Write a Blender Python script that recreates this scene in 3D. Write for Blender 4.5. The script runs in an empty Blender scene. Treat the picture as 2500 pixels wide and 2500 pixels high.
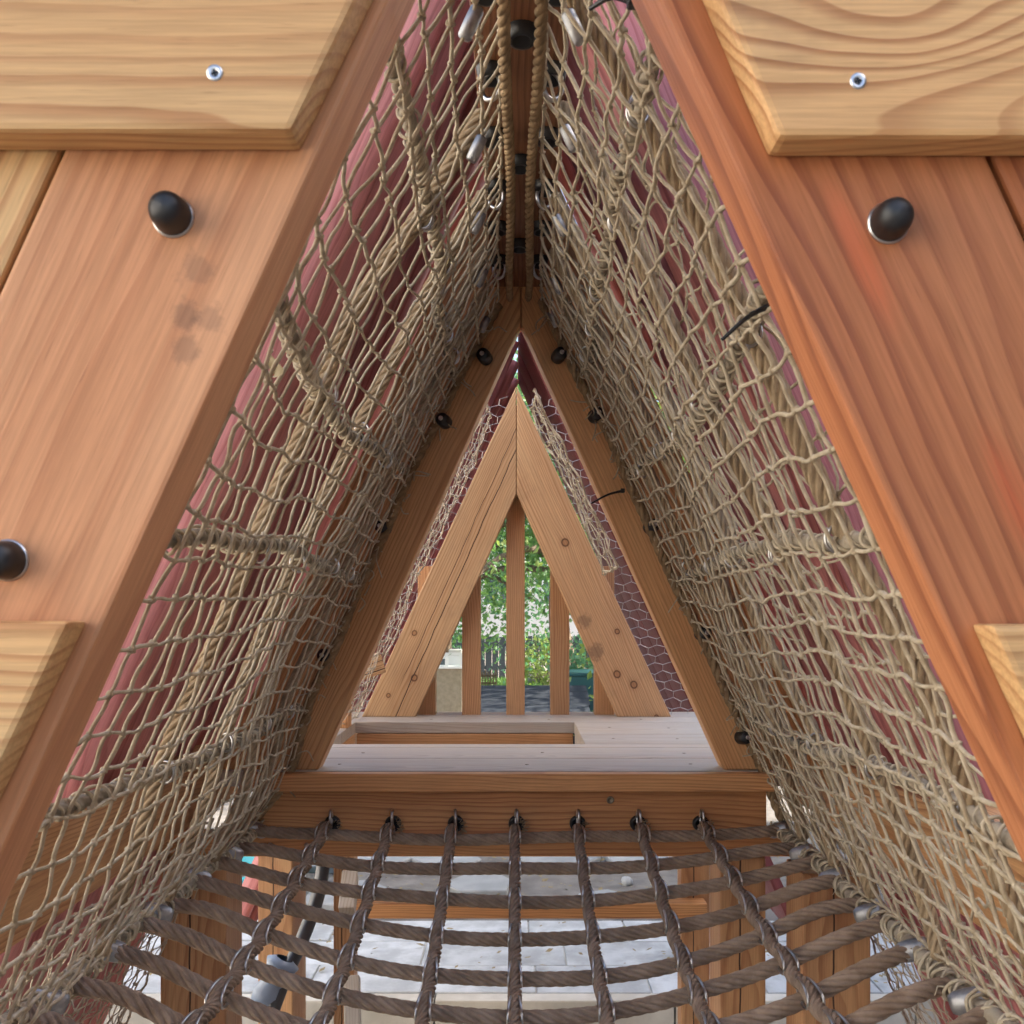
import bpy, bmesh, math, random
import numpy as np
from mathutils import Vector, Matrix

random.seed(7)
rng = np.random.default_rng(11)
scene = bpy.context.scene
COL = scene.collection
R = math.radians

# ------------------------------------------------------------------ camera
CZ = 1.47                       # camera height over the garden level
cam_d = bpy.data.cameras.new('camera')
cam = bpy.data.objects.new('camera', cam_d)
COL.objects.link(cam)
cam.location = (0, 0, CZ)
cam.rotation_euler = (R(90), 0, 0)
cam_d.sensor_width = 36
cam_d.lens = 36
cam_d.shift_x = -0.0032
cam_d.shift_y = 0.092
cam_d.clip_start = 0.02
cam_d.clip_end = 800
cam_d.dof.use_dof = True
cam_d.dof.focus_distance = 1.6
cam_d.dof.aperture_fstop = 24
scene.camera = cam

# ------------------------------------------------------------------ world, sun, exposure
SUN_DIR = Vector((0.85, 0.05, 0.66)).normalized()      # towards the sun
world = bpy.data.worlds.new('World')
scene.world = world
world.use_nodes = True
wn = world.node_tree
bg = wn.nodes['Background']
sky = wn.nodes.new('ShaderNodeTexSky')
sky.sky_type = 'NISHITA'
sky.sun_disc = False
sky.sun_elevation = math.asin(SUN_DIR.z)
sky.sun_rotation = math.atan2(SUN_DIR.x, SUN_DIR.y)
sky.air_density = .9
sky.dust_density = 4.0
sky.ozone_density = 1.3
wn.links.new(sky.outputs[0], bg.inputs['Color'])
bg.inputs['Strength'].default_value = 0.13
sun_d = bpy.data.lights.new('sun', 'SUN')
sun_d.energy = 4.0
sun_d.angle = R(0.6)
sun_d.color = (1.0, 0.93, 0.82)
sun = bpy.data.objects.new('sun', sun_d)
COL.objects.link(sun)
sun.location = (9, 1, 9)
sun.rotation_euler = SUN_DIR.to_track_quat('Z', 'Y').to_euler()
vs = scene.view_settings
vs.view_transform = 'Standard'
vs.look = 'None'
vs.exposure = 2.05
vs.gamma = 1.0
scene.render.engine = 'CYCLES'
scene.cycles.max_bounces = 6
scene.cycles.diffuse_bounces = 4
scene.cycles.use_adaptive_sampling = True
scene.cycles.adaptive_threshold = .03
scene.cycles.use_denoising = True

# ------------------------------------------------------------------ node helpers
class NT:
    def __init__(s, mat):
        mat.use_nodes = True
        s.t = mat.node_tree
        s.n = s.t.nodes
        s.bsdf = s.n['Principled BSDF']
    def _in(s, sock, v):
        if isinstance(v, bpy.types.NodeSocket):
            s.t.links.new(v, sock)
        elif v is not None:
            if isinstance(v, (tuple, list)) and len(v) == 3 and sock.type == 'RGBA':
                v = (*v, 1)
            sock.default_value = v
    def m(s, op, a, b=None, c=None, clamp=False):
        n = s.n.new('ShaderNodeMath'); n.operation = op; n.use_clamp = clamp
        s._in(n.inputs[0], a); s._in(n.inputs[1], b); s._in(n.inputs[2], c)
        return n.outputs[0]
    def v(s, op, a, b=None):
        n = s.n.new('ShaderNodeVectorMath'); n.operation = op
        s._in(n.inputs[0], a); s._in(n.inputs[1], b)
        return n.outputs[0]
    def sep(s, a):
        n = s.n.new('ShaderNodeSeparateXYZ'); s._in(n.inputs[0], a); return n.outputs
    def comb(s, x, y, z):
        n = s.n.new('ShaderNodeCombineXYZ')
        s._in(n.inputs[0], x); s._in(n.inputs[1], y); s._in(n.inputs[2], z)
        return n.outputs[0]
    def noise(s, vec, scale=1, detail=3, rough=.5, col=False):
        n = s.n.new('ShaderNodeTexNoise')
        s._in(n.inputs['Vector'], vec); n.inputs['Scale'].default_value = scale
        n.inputs['Detail'].default_value = detail; n.inputs['Roughness'].default_value = rough
        return n.outputs['Color'] if col else n.outputs['Fac']
    def voro(s, vec, scale, feature='F1', out='Distance'):
        n = s.n.new('ShaderNodeTexVoronoi'); n.feature = feature
        s._in(n.inputs['Vector'], vec); n.inputs['Scale'].default_value = scale
        return n.outputs[out]
    def mix(s, f, a, b, blend='MIX'):
        n = s.n.new('ShaderNodeMix'); n.data_type = 'RGBA'; n.blend_type = blend
        s._in(n.inputs[0], f); s._in(n.inputs[6], a); s._in(n.inputs[7], b)
        return n.outputs[2]
    def sstep(s, a, lo, hi, to0=0., to1=1.):
        n = s.n.new('ShaderNodeMapRange'); n.interpolation_type = 'SMOOTHSTEP'
        s._in(n.inputs[0], a)
        n.inputs[1].default_value = lo; n.inputs[2].default_value = hi
        n.inputs[3].default_value = to0; n.inputs[4].default_value = to1
        return n.outputs[0]
    def bump(s, h, strength=.3, dist=.001):
        n = s.n.new('ShaderNodeBump'); n.inputs['Strength'].default_value = strength
        n.inputs['Distance'].default_value = dist
        s._in(n.inputs['Height'], h)
        s.t.links.new(n.outputs[0], s.bsdf.inputs['Normal'])
    def obj(s):
        return s.n.new('ShaderNodeTexCoord').outputs['Object']
    def rand(s):
        return s.n.new('ShaderNodeObjectInfo').outputs['Random']
    def color(s, c): s._in(s.bsdf.inputs['Base Color'], c)
    def rough(s, c): s._in(s.bsdf.inputs['Roughness'], c)

def wood(name, early, late, var, ring=.006, contrast=.75, pith=(0, .05), tilt=.06,
         knots=(), swirls=(), smudges=(), streaks=(), rough=.55, grey=None, spread=.06, cracks=(), warp=.05):
    """Solid growth rings round a pith that runs along local X; knots push the rings aside."""
    mat = bpy.data.materials.new(name)
    k = NT(mat)
    tc = k.obj(); rd = k.rand()
    seed = k.comb(k.m('MULTIPLY', rd, 13.1), k.m('MULTIPLY', rd, 7.7), k.m('MULTIPLY', rd, 3.3))
    P = k.v('ADD', tc, seed)
    x, y, z = k.sep(tc)
    nA = k.noise(k.v('MULTIPLY', P, (1.6, 5, 5)), 1, 2, .5, col=True)
    na = k.sep(nA)
    nB = k.sep(k.noise(k.v('MULTIPLY', P, (9, 22, 22)), 1, 2, .5, col=True))
    y1 = k.m('ADD', y, k.m('MULTIPLY', k.m('SUBTRACT', rd, .5), spread))
    y1 = k.m('ADD', y1, pith[0])
    y1 = k.m('ADD', y1, k.m('MULTIPLY', k.m('SUBTRACT', na[0], .5), warp))
    z1 = k.m('ADD', z, pith[1])
    z1 = k.m('ADD', z1, k.m('MULTIPLY', x, tilt))
    z1 = k.m('ADD', z1, k.m('MULTIPLY', k.m('SUBTRACT', na[1], .5), warp))
    z1 = k.m('ADD', z1, k.m('MULTIPLY', k.m('SUBTRACT', nB[0], .5), .010))
    kd = []
    for kx, ky, kr in knots:
        dx = k.m('SUBTRACT', x, kx); dy = k.m('SUBTRACT', y, ky)
        d2 = k.m('ADD', k.m('MULTIPLY', k.m('MULTIPLY', dx, dx), .8), k.m('MULTIPLY', dy, dy))
        kd.append((k.m('SQRT', d2), kr))
        dl = k.m('ADD', k.m('MULTIPLY', k.m('MULTIPLY', dx, dx), .25), k.m('MULTIPLY', dy, dy))
        g = k.m('EXPONENT', k.m('DIVIDE', dl, -2 * (1.7 * kr) ** 2))
        z1 = k.m('ADD', z1, k.m('MULTIPLY', g, kr * 1.6))
    for kx, ky, kr, am in swirls:
        dx = k.m('SUBTRACT', x, kx); dy = k.m('SUBTRACT', y, ky)
        dl = k.m('ADD', k.m('MULTIPLY', k.m('MULTIPLY', dx, dx), .18), k.m('MULTIPLY', dy, dy))
        z1 = k.m('ADD', z1, k.m('MULTIPLY', k.m('EXPONENT', k.m('DIVIDE', dl, -2 * kr ** 2)), am))
    r = k.m('SQRT', k.m('ADD', k.m('MULTIPLY', y1, y1), k.m('MULTIPLY', z1, z1)))
    rv = k.noise(k.comb(k.m('MULTIPLY', r, .22 / ring), k.m('MULTIPLY', rd, 9.), 0.), 1, 1)
    ph = k.m('FRACT', k.m('ADD', k.m('DIVIDE', r, ring), k.m('MULTIPLY', rv, 3.2)))
    lt = k.m('MULTIPLY', k.sstep(ph, .42, .90), k.sstep(ph, .93, 1.0, 1, 0))
    amp = k.noise(k.v('MULTIPLY', P, (2, 14, 14)), 1, 2)
    lt = k.m('MULTIPLY', lt, k.sstep(amp, .25, .7, .35, 1))
    fib = k.noise(k.v('MULTIPLY', P, (14, 420, 420)), 1, 3, .6)
    pores = k.noise(k.v('MULTIPLY', P, (40, 900, 900)), 1, 1, .5)
    big = k.noise(k.v('MULTIPLY', P, (1.3, 9, 9)), 1, 3, .55)
    base = k.mix(k.sstep(big, .32, .68), early, var)
    colr = k.mix(k.m('MULTIPLY', lt, contrast), base, late)
    tone = k.m('ADD', k.m('MULTIPLY', rd, .22), .89)
    fm = k.m('MULTIPLY', k.sstep(fib, .25, .75, .86, 1.10), tone)
    colr = k.mix(1.0, colr, k.comb(fm, fm, fm), 'MULTIPLY')
    colr = k.mix(k.m('MULTIPLY', k.sstep(pores, .66, .80), .28), colr, tuple(c * .45 for c in late))
    if grey:
        gm = k.sstep(k.noise(k.v('MULTIPLY', P, (2.5, 30, 30)), 1, 4, .6), .2, .65)
        colr = k.mix(k.m('MULTIPLY', gm, grey[1]), colr, grey[0])
    for d, kr in kd:
        dn = k.m('ADD', d, k.m('MULTIPLY', k.m('SUBTRACT', nB[1], .5), kr * .5))
        inside = k.sstep(dn, kr * .7, kr * 1.0, 1, 0)
        colr = k.mix(k.m('MULTIPLY', inside, .55), colr, (late[0] * .9, late[1] * .85, late[2] * .8))
        rim = k.m('MULTIPLY', k.sstep(dn, kr * .55, kr * .85), k.sstep(dn, kr * .95, kr * 1.3, 1, 0))
        colr = k.mix(k.m('MULTIPLY', rim, .88), colr, (.035, .016, .01))
        halo = k.sstep(dn, kr * 1.0, kr * 2.6, .22, 0)
        colr = k.mix(halo, colr, (late[0] * .8, late[1] * .7, late[2] * .6))
    for sx, sy, sr, st in smudges:
        dx = k.m('SUBTRACT', x, sx); dy = k.m('SUBTRACT', y, sy)
        d = k.m('SQRT', k.m('ADD', k.m('MULTIPLY', dx, dx), k.m('MULTIPLY', dy, dy)))
        d = k.m('ADD', d, k.m('MULTIPLY', k.m('SUBTRACT', k.noise(P, 90, 4, .7), .5), sr * 2.2))
        colr = k.mix(k.m('MULTIPLY', k.sstep(d, sr * .5, sr * 1.25, 1, 0), st), colr, (.09, .055, .04))
    for sx, sy, lx, ly, cc in streaks:
        dx = k.m('DIVIDE', k.m('SUBTRACT', x, sx), lx)
        dy = k.m('DIVIDE', k.m('SUBTRACT', y, sy), ly)
        d = k.m('SQRT', k.m('ADD', k.m('MULTIPLY', dx, dx), k.m('MULTIPLY', dy, dy)))
        d = k.m('ADD', d, k.m('MULTIPLY', k.m('SUBTRACT', na[2], .5), .7))
        colr = k.mix(k.m('MULTIPLY', k.sstep(d, .2, 1.1, .6, 0), k.sstep(fib, .3, .6, .5, 1)), colr, cc)
    for cy, x0, x1, wd in cracks:                 # drying checks along the grain
        wob = k.m('MULTIPLY', k.m('SUBTRACT', k.noise(k.comb(x, 0., 0.), 9, 3), .5), .012)
        d = k.m('ABSOLUTE', k.m('SUBTRACT', k.m('SUBTRACT', y, cy), wob))
        msk = k.m('MULTIPLY', k.sstep(d, wd * .4, wd, 1, 0),
                  k.m('MULTIPLY', k.sstep(x, x0, x0 + .06), k.sstep(x, x1 - .06, x1, 1, 0)))
        colr = k.mix(msk, colr, (.04, .018, .01))
    dirt = k.noise(P, 7, 5, .65)
    colr = k.mix(k.sstep(dirt, .58, .78, 0, .28), colr, (.12, .075, .05))
    k.color(colr)
    k.rough(k.sstep(fib, .2, .8, rough + .08, rough - .08))
    k.bsdf.inputs['Specular IOR Level'].default_value = .35
    k.bump(k.m('ADD', k.m('MULTIPLY', lt, .5), k.m('MULTIPLY', fib, .8)), .35, .0006)
    return mat

def plain(name, c1, c2=None, scale=8, rough=.6, metal=0, bump=0, bscale=60, spec=.5, stretch=(1, 1, 1), vary=.0):
    mat = bpy.data.materials.new(name)
    k = NT(mat)
    P = k.v('MULTIPLY', k.obj(), stretch)
    if c2:
        f = k.noise(P, scale, 5, .6)
        c = k.mix(k.sstep(f, .3, .7), c1, c2)
    else:
        c = k.mix(0., c1, c1)
    if vary:
        tone = k.m('ADD', k.m('MULTIPLY', k.rand(), vary), 1 - vary / 2)
        c = k.mix(1., c, k.comb(tone, tone, tone), 'MULTIPLY')
    k.color(c)
    k.rough(rough)
    k.bsdf.inputs['Metallic'].default_value = metal
    k.bsdf.inputs['Specular IOR Level'].default_value = spec
    if bump:
        k.bump(k.noise(P, bscale, 4, .6), bump, .002)
    return mat

# ------------------------------------------------------------------ object helpers
WM = {}
def tag(o, label=None, cat=None, group=None, kind=None):
    if label: o['label'] = label
    if cat: o['category'] = cat
    if group: o['group'] = group
    if kind or cat: o['kind'] = kind or 'thing'
    return o
def put(o, parent=None, M=None):
    M = M or Matrix()
    COL.objects.link(o)
    if parent is not None:
        o.parent = parent
        o.matrix_basis = WM[parent.name].inverted() @ M
    else:
        o.matrix_basis = M
    WM[o.name] = M.copy()
    return o
def empty(name, loc, label=None, cat=None, group=None, kind=None):
    o = bpy.data.objects.new(name, None)
    o.empty_display_size = .05
    put(o, None, Matrix.Translation(loc))
    return tag(o, label, cat, group, kind)
def mesh_np(name, V, F, mat, parent=None, smooth=True, M=None):
    """F: (n,3) or (n,4) array, or a list of such arrays."""
    Fs = F if isinstance(F, list) else [F]
    me = bpy.data.meshes.new(name)
    V = np.asarray(V, dtype=np.float32)
    me.vertices.add(len(V)); me.vertices.foreach_set('co', V.ravel())
    idx = np.concatenate([f.ravel() for f in Fs]).astype(np.int32)
    tot = np.concatenate([np.full(len(f), f.shape[1]) for f in Fs]).astype(np.int32)
    st = np.concatenate([[0], np.cumsum(tot)[:-1]]).astype(np.int32)
    me.loops.add(len(idx)); me.loops.foreach_set('vertex_index', idx)
    me.polygons.add(len(tot))
    me.polygons.foreach_set('loop_start', st)
    me.polygons.foreach_set('use_smooth', np.full(len(tot), smooth, dtype=bool))
    me.update(calc_edges=True); me.validate()
    me.materials.append(mat)
    o = bpy.data.objects.new(name, me)
    return put(o, parent, M)
def from_bm(name, bm, mat, parent=None, M=None, smooth=False):
    me = bpy.data.meshes.new(name)
    bmesh.ops.recalc_face_normals(bm, faces=bm.faces[:])
    if smooth:
        for f in bm.faces: f.smooth = True
    bm.to_mesh(me); bm.free()
    me.materials.append(mat)
    o = bpy.data.objects.new(name, me)
    return put(o, parent, M)
def frame(o, ex, ez):
    ex = Vector(ex).normalized(); ez = Vector(ez).normalized()
    ey = ez.cross(ex).normalized()
    return Matrix(((ex.x, ey.x, ez.x, o[0]), (ex.y, ey.y, ez.y, o[1]), (ex.z, ey.z, ez.z, o[2]), (0, 0, 0, 1)))
def timber(name, mat, parent, M, poly, T, bev=.0025, seg=2, warp=.0):
    """Prism over a polygon in local XY, thickness T along local Z."""
    bm = bmesh.new()
    a = [bm.verts.new((p[0], p[1], -T / 2)) for p in poly]
    b = [bm.verts.new((p[0], p[1], T / 2)) for p in poly]
    n = len(poly)
    bm.faces.new(a[::-1]); bm.faces.new(b)
    for i in range(n):
        bm.faces.new((a[i], a[(i + 1) % n], b[(i + 1) % n], b[i]))
    bmesh.ops.recalc_face_normals(bm, faces=bm.faces[:])
    if bev:
        bmesh.ops.bevel(bm, geom=bm.edges[:], offset=bev, segments=seg, profile=.6, affect='EDGES', clamp_overlap=True)
    return from_bm(name, bm, mat, parent, M)
def rect(L, W):
    return [(-L / 2, -W / 2), (L / 2, -W / 2), (L / 2, W / 2), (-L / 2, W / 2)]
def beam(name, mat, parent, p0, p1, width, thick, up=(0, 0, 1), bev=.0025):
    """Squared timber from p0 to p1 (centre line); 'up' is the normal of its broad face."""
    p0 = Vector(p0); p1 = Vector(p1)
    return timber(name, mat, parent, frame((p0 + p1) / 2, p1 - p0, up), rect((p1 - p0).length, width), thick, bev)
def sloped(name, mat, parent, pts, y0, y1, ex, bev=.0025):
    """Board standing in the XZ plane between depths y0..y1; pts are (x, z) with z relative to the camera."""
    c = np.mean(pts, axis=0)
    o = Vector((c[0], (y0 + y1) / 2, c[1] + CZ))
    M = frame(o, (ex[0], 0, ex[1]), (0, -1, 0))
    Mi = M.inverted()
    loc = [Mi @ Vector((p[0], o.y, p[1] + CZ)) for p in pts]
    return timber(name, mat, parent, M, [(v.x, v.y) for v in loc], y1 - y0, bev)

# ---- tubes along polylines, vectorised
def frames(P):
    T = np.gradient(P, axis=1)
    T /= np.linalg.norm(T, axis=2, keepdims=True) + 1e-12
    N = np.zeros_like(P)
    t0 = T[:, 0]
    ref = np.where(np.abs(t0[:, 2:3]) < .8, np.array([[0, 0, 1.]]), np.array([[1., 0, 0]]))
    n = np.cross(t0, ref); n /= np.linalg.norm(n, axis=1, keepdims=True) + 1e-12
    N[:, 0] = n
    for i in range(1, P.shape[1]):
        n = n - T[:, i] * np.sum(n * T[:, i], axis=1, keepdims=True)
        n /= np.linalg.norm(n, axis=1, keepdims=True) + 1e-12
        N[:, i] = n
    return T, N, np.cross(T, N)
def tubes(P, r, sides=6, phase=None, caps=False):
    P = np.asarray(P, float)
    if P.ndim == 2: P = P[None]
    n, k, _ = P.shape
    T, N, B = frames(P)
    th = np.linspace(0, 2 * np.pi, sides, endpoint=False)[None, None, :] + (0 if phase is None else np.asarray(phase)[None, :, None])
    r = np.asarray(r, float)
    if r.ndim == 0: r = np.full((n, k, sides), r)
    elif r.ndim == 1: r = np.broadcast_to(r[None, :, None], (n, k, sides))
    elif r.ndim == 2: r = np.broadcast_to(r[:, :, None], (n, k, sides))
    V = P[:, :, None] + r[..., None] * (np.cos(th)[..., None] * N[:, :, None] + np.sin(th)[..., None] * B[:, :, None])
    V = V.reshape(-1, 3)
    base = (np.arange(n) * k * sides)[:, None, None]
    ring = (np.arange(k - 1) * sides)[None, :, None]
    j = np.arange(sides)[None, None, :]; j2 = (j + 1) % sides
    F = np.stack([base + ring + j, base + ring + j2, base + ring + sides + j2, base + ring + sides + j], -1).reshape(-1, 4)
    out = [F]
    return V, F
class Bag:
    def __init__(s): s.V = []; s.F = {}; s.n = 0
    def add(s, V, F):
        s.V.append(V); s.F.setdefault(F.shape[1], []).append(F + s.n); s.n += len(V)
    def tube(s, P, r, sides=6): s.add(*tubes(P, r, sides))
    def build(s, name, mat, parent=None, smooth=True, M=None):
        return mesh_np(name, np.concatenate(s.V), [np.concatenate(f) for f in s.F.values()], mat, parent, smooth, M)
def smooth_path(pts, ds):
    """Catmull-Rom through pts, resampled at about ds."""
    p = np.asarray(pts, float)
    if len(p) == 2:
        L = np.linalg.norm(p[1] - p[0]); n = max(2, int(L / ds) + 1)
        return p[0] + (p[1] - p[0]) * np.linspace(0, 1, n)[:, None]
    q = np.vstack([2 * p[0] - p[1], p, 2 * p[-1] - p[-2]])
    out = []
    for i in range(1, len(q) - 2):
        t = np.linspace(0, 1, 24, endpoint=False)[:, None]
        a, b, c, d = q[i - 1], q[i], q[i + 1], q[i + 2]
        out.append(.5 * (2 * b + (c - a) * t + (2 * a - 5 * b + 4 * c - d) * t ** 2 + (3 * b - a - 3 * c + d) * t ** 3))
    out = np.vstack(out + [p[-1:]])
    s = np.concatenate([[0], np.cumsum(np.linalg.norm(np.diff(out, axis=0), axis=1))])
    n = max(3, int(s[-1] / ds) + 1)
    si = np.linspace(0, s[-1], n)
    return np.stack([np.interp(si, s, out[:, i]) for i in range(3)], 1)
def rope_vf(pts, r, strands=6, lay=.10, ds=.004, sides=24, depth=.24, wob=.0):
    P = smooth_path(pts, ds)
    k = len(P)
    if wob:
        u = np.arange(k) * ds
        P = P + wob * np.stack([np.sin(u * 31 + 1), np.sin(u * 23 + 2), np.sin(u * 27)], 1)
    s = np.arange(k) * ds
    th = np.linspace(0, 2 * np.pi, sides, endpoint=False)
    lobe = np.abs(np.cos(strands / 2 * th))[None, :] ** .55 * np.ones((k, 1))       # the section turns with the lay
    rr = r * (1 - depth + depth * lobe)
    rr[0] *= .5; rr[-1] *= .5
    return tubes(P[None], rr[None], sides, phase=2 * np.pi * s / lay)
def rope(name, mat, parent, pts, r, **kw):
    return mesh_np(name, *rope_vf(pts, r, **kw), mat, parent)
def lathe(name, mat, parent, prof, M, seg=20, smooth=True):
    """prof: list of (radius, z) revolved round local Z."""
    prof = np.asarray(prof, float)
    th = np.linspace(0, 2 * np.pi, seg, endpoint=False)
    V = np.stack([prof[:, None, 0] * np.cos(th), prof[:, None, 0] * np.sin(th), np.repeat(prof[:, 1:2], seg, 1)], -1).reshape(-1, 3)
    k = len(prof)
    r0 = (np.arange(k - 1) * seg)[:, None]; j = np.arange(seg)[None]; j2 = (j + 1) % seg
    F = np.stack([r0 + j, r0 + j2, r0 + seg + j2, r0 + seg + j], -1).reshape(-1, 4)
    return mesh_np(name, V, F, mat, parent, smooth, M)
def lathe_mesh(prof, mat, name, seg=16):
    o = lathe(name, mat, None, prof, Matrix(), seg)
    me = o.data
    COL.objects.unlink(o); bpy.data.objects.remove(o)
    return me
def inst(name, me, parent, M):
    return put(bpy.data.objects.new(name, me), parent, M)
def zalign(o, z, x=(1, 0, 0)):
    z = Vector(z).normalized(); x = Vector(x)
    if abs(z.dot(x.normalized())) > .95: x = Vector((0, 1, 0))
    y = z.cross(x).normalized(); x = y.cross(z)
    return Matrix(((x.x, y.x, z.x, o[0]), (x.y, y.y, z.y, o[1]), (x.z, y.z, z.z, o[2]), (0, 0, 0, 1)))
def W(px, py, d):
    """Point seen at pixel (px, py) of the 2500 px photograph at depth d."""
    return Vector(((px - 1258) * d / 2500, d, CZ - (py - 1480) * d / 2500))

# ------------------------------------------------------------------ materials
FIR_E, FIR_L, FIR_V = (.50, .255, .125), (.27, .095, .038), (.46, .205, .095)
M_near_l = wood('fir_rafter_peach', (.57, .295, .15), (.40, .16, .068), (.52, .235, .108), ring=.016, contrast=.6,
                pith=(.075, .035), tilt=.05, warp=.08, smudges=((.115, -.027, .009, .30), (.091, -.032, .008, .42), (.095, -.044, .008, .30), (.075, -.040, .008, .34)))
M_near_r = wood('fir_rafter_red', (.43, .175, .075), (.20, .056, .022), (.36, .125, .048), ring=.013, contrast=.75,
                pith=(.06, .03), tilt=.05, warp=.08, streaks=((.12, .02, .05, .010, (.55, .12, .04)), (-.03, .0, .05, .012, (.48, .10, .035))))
M_pale = wood('pale_fir_board', (.60, .385, .18), (.36, .145, .048), (.585, .345, .15), ring=.0085, contrast=.75,
              pith=(.075, .02), tilt=.03, spread=.02, warp=.03)
M_pale_r = wood('pale_fir_board_knotty', (.58, .36, .165), (.30, .115, .036), (.54, .30, .125), ring=.0085, contrast=.85,
                pith=(.05, .03), tilt=-.05, spread=.01, swirls=((-.33, -.012, .022, .026), (-.22, -.05, .03, -.02)), knots=((-.285, .005, .0022),))
M_fir = wood('fir_timber', (.61, .345, .16), (.34, .135, .05), (.56, .285, .12), ring=.0055, contrast=.8, pith=(.10, .03), tilt=.03)
M_fir_red = wood('red_fir_beam', (.54, .275, .115), (.25, .085, .03), (.48, .215, .082), ring=.006, contrast=.8, pith=(.09, .03), tilt=.03,
                 streaks=((0, -.036, .6, .016, (.30, .095, .04)),))
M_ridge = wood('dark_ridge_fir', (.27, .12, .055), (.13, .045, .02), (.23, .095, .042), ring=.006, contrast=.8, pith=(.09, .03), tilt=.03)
M_fir_far = wood('fir_gable_straight', (.60, .385, .205), (.38, .175, .075), (.56, .335, .17), ring=.006, contrast=.75, pith=(.12, .03), tilt=.02,
                 knots=((-.26, -.015, .007), (-.16, .03, .0055), (-.325, .025, .005)), cracks=((-.012, -.42, .40, .0016), (.008, -.30, .45, .0011)))
M_fir_knot = wood('fir_gable_knotty', (.58, .36, .185), (.35, .15, .062), (.53, .305, .15), ring=.006, contrast=.75, pith=(.11, .02), tilt=.03,
                  knots=((.095, -.002, .0085), (-.155, -.028, .006), (-.25, .015, .0075), (-.29, -.012, .0075), (-.385, -.03, .0055)),
                  smudges=((-.10, .035, .018, .45), (-.18, .04, .022, .5)))
M_slat = wood('fir_baluster', (.52, .30, .15), (.29, .12, .05), (.48, .255, .12), ring=.0045, contrast=.8, pith=(.07, .02), tilt=.02)
M_post = wood('fir_post', (.52, .30, .145), (.29, .115, .048), (.44, .215, .095), ring=.007, contrast=.75, pith=(.04, .05), tilt=.02, cracks=((.005, -.9, .9, .002),))
M_deck = wood('weathered_deck_board', (.50, .41, .31), (.27, .185, .125), (.46, .375, .29), ring=.006, contrast=.8, pith=(.03, .04), tilt=.05,
              grey=((.44, .415, .38), .6), rough=.6)
M_pink_l = wood('pink_stained_board', (.64, .285, .27), (.42, .135, .13), (.57, .225, .22), ring=.008, contrast=.8, pith=(.0, .09), tilt=.02, rough=.55)
M_pink_r = wood('mauve_stained_board', (.55, .215, .20), (.30, .085, .09), (.40, .155, .19), ring=.008, contrast=.8, pith=(.0, .09), tilt=.03, rough=.6,
                cracks=((.015, -.3, .35, .0016),))
M_maroon = wood('maroon_stained_board', (.21, .055, .052), (.14, .034, .034), (.19, .05, .05), ring=.009, contrast=.4, pith=(.0, .09), tilt=.02, rough=.6)
M_twine = plain('tan_twine', (.54, .465, .345), (.37, .30, .20), 70, .85, bump=.5, bscale=900, spec=.2)
M_twine2 = plain('pale_fine_twine', (.58, .50, .39), (.42, .35, .26), 60, .85, spec=.2)
M_lash = plain('grey_tan_lashing', (.38, .33, .25), (.26, .205, .145), 50, .88, bump=.5, bscale=800, spec=.2)
M_rope = plain('brown_steel_core_rope', (.36, .265, .195), (.23, .160, .112), 45, .85, bump=.7, bscale=700, spec=.12)
M_rope_s = plain('tan_brown_support_rope', (.42, .32, .205), (.28, .20, .12), 45, .85, bump=.7, bscale=700, spec=.12)
M_hemp = plain('hemp_rope', (.36, .25, .14), (.22, .145, .078), 60, .85, bump=.7, bscale=700, spec=.2)
M_steel = plain('brushed_steel', (.62, .61, .60), (.45, .44, .43), 30, .28, 1.0)
M_alu = plain('aluminium_ferrule', (.42, .42, .42), (.28, .28, .29), 90, .5, 1.0)
M_black = plain('black_rubber', (.012, .012, .013), (.022, .021, .021), 40, .42, spec=.5)
M_zip = plain('black_nylon', (.012, .012, .013), None, 1, .35)
M_wire = plain('galvanised_wire', (.55, .54, .53), (.40, .38, .37), 40, .45, .8)
M_screw = plain('zinc_screw', (.60, .60, .60), None, 1, .35, 1.0)
M_dkscrew = plain('dull_bolt', (.23, .19, .14), None, 1, .45, 1.0)
M_leaf_dry = plain('dry_leaf', (.16, .115, .05), (.25, .19, .08), 60, .7)

# ================================================================== THE TIMBER STRUCTURE
SL = 2.2                                   # rise over run of the gable slope
UP = Vector((1, 0, SL)).normalized()
def hw(z): return .212 - z / SL            # inner half width of a gable frame at height z (relative to camera)
APEX = .212 * SL
BW = .131                                  # board width measured horizontally
DECK = -.270

def gable(parent, sx, cx, w0, w1, zb, y0, y1, mat, name='rafter', bev=.0025, gap=.0006):
    """One leg of a gable: strip between inner offsets w0 and w1, from zb to the ridge."""
    pts = [(sx * (hw(zb) + w0) + cx, zb), (sx * gap + cx, APEX + w0 * SL), (sx * gap + cx, APEX + w1 * SL), (sx * (hw(zb) + w1) + cx, zb)]
    return sloped(name, mat, parent, pts, y0, y1, (-sx * UP.x, UP.z), bev)

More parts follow.
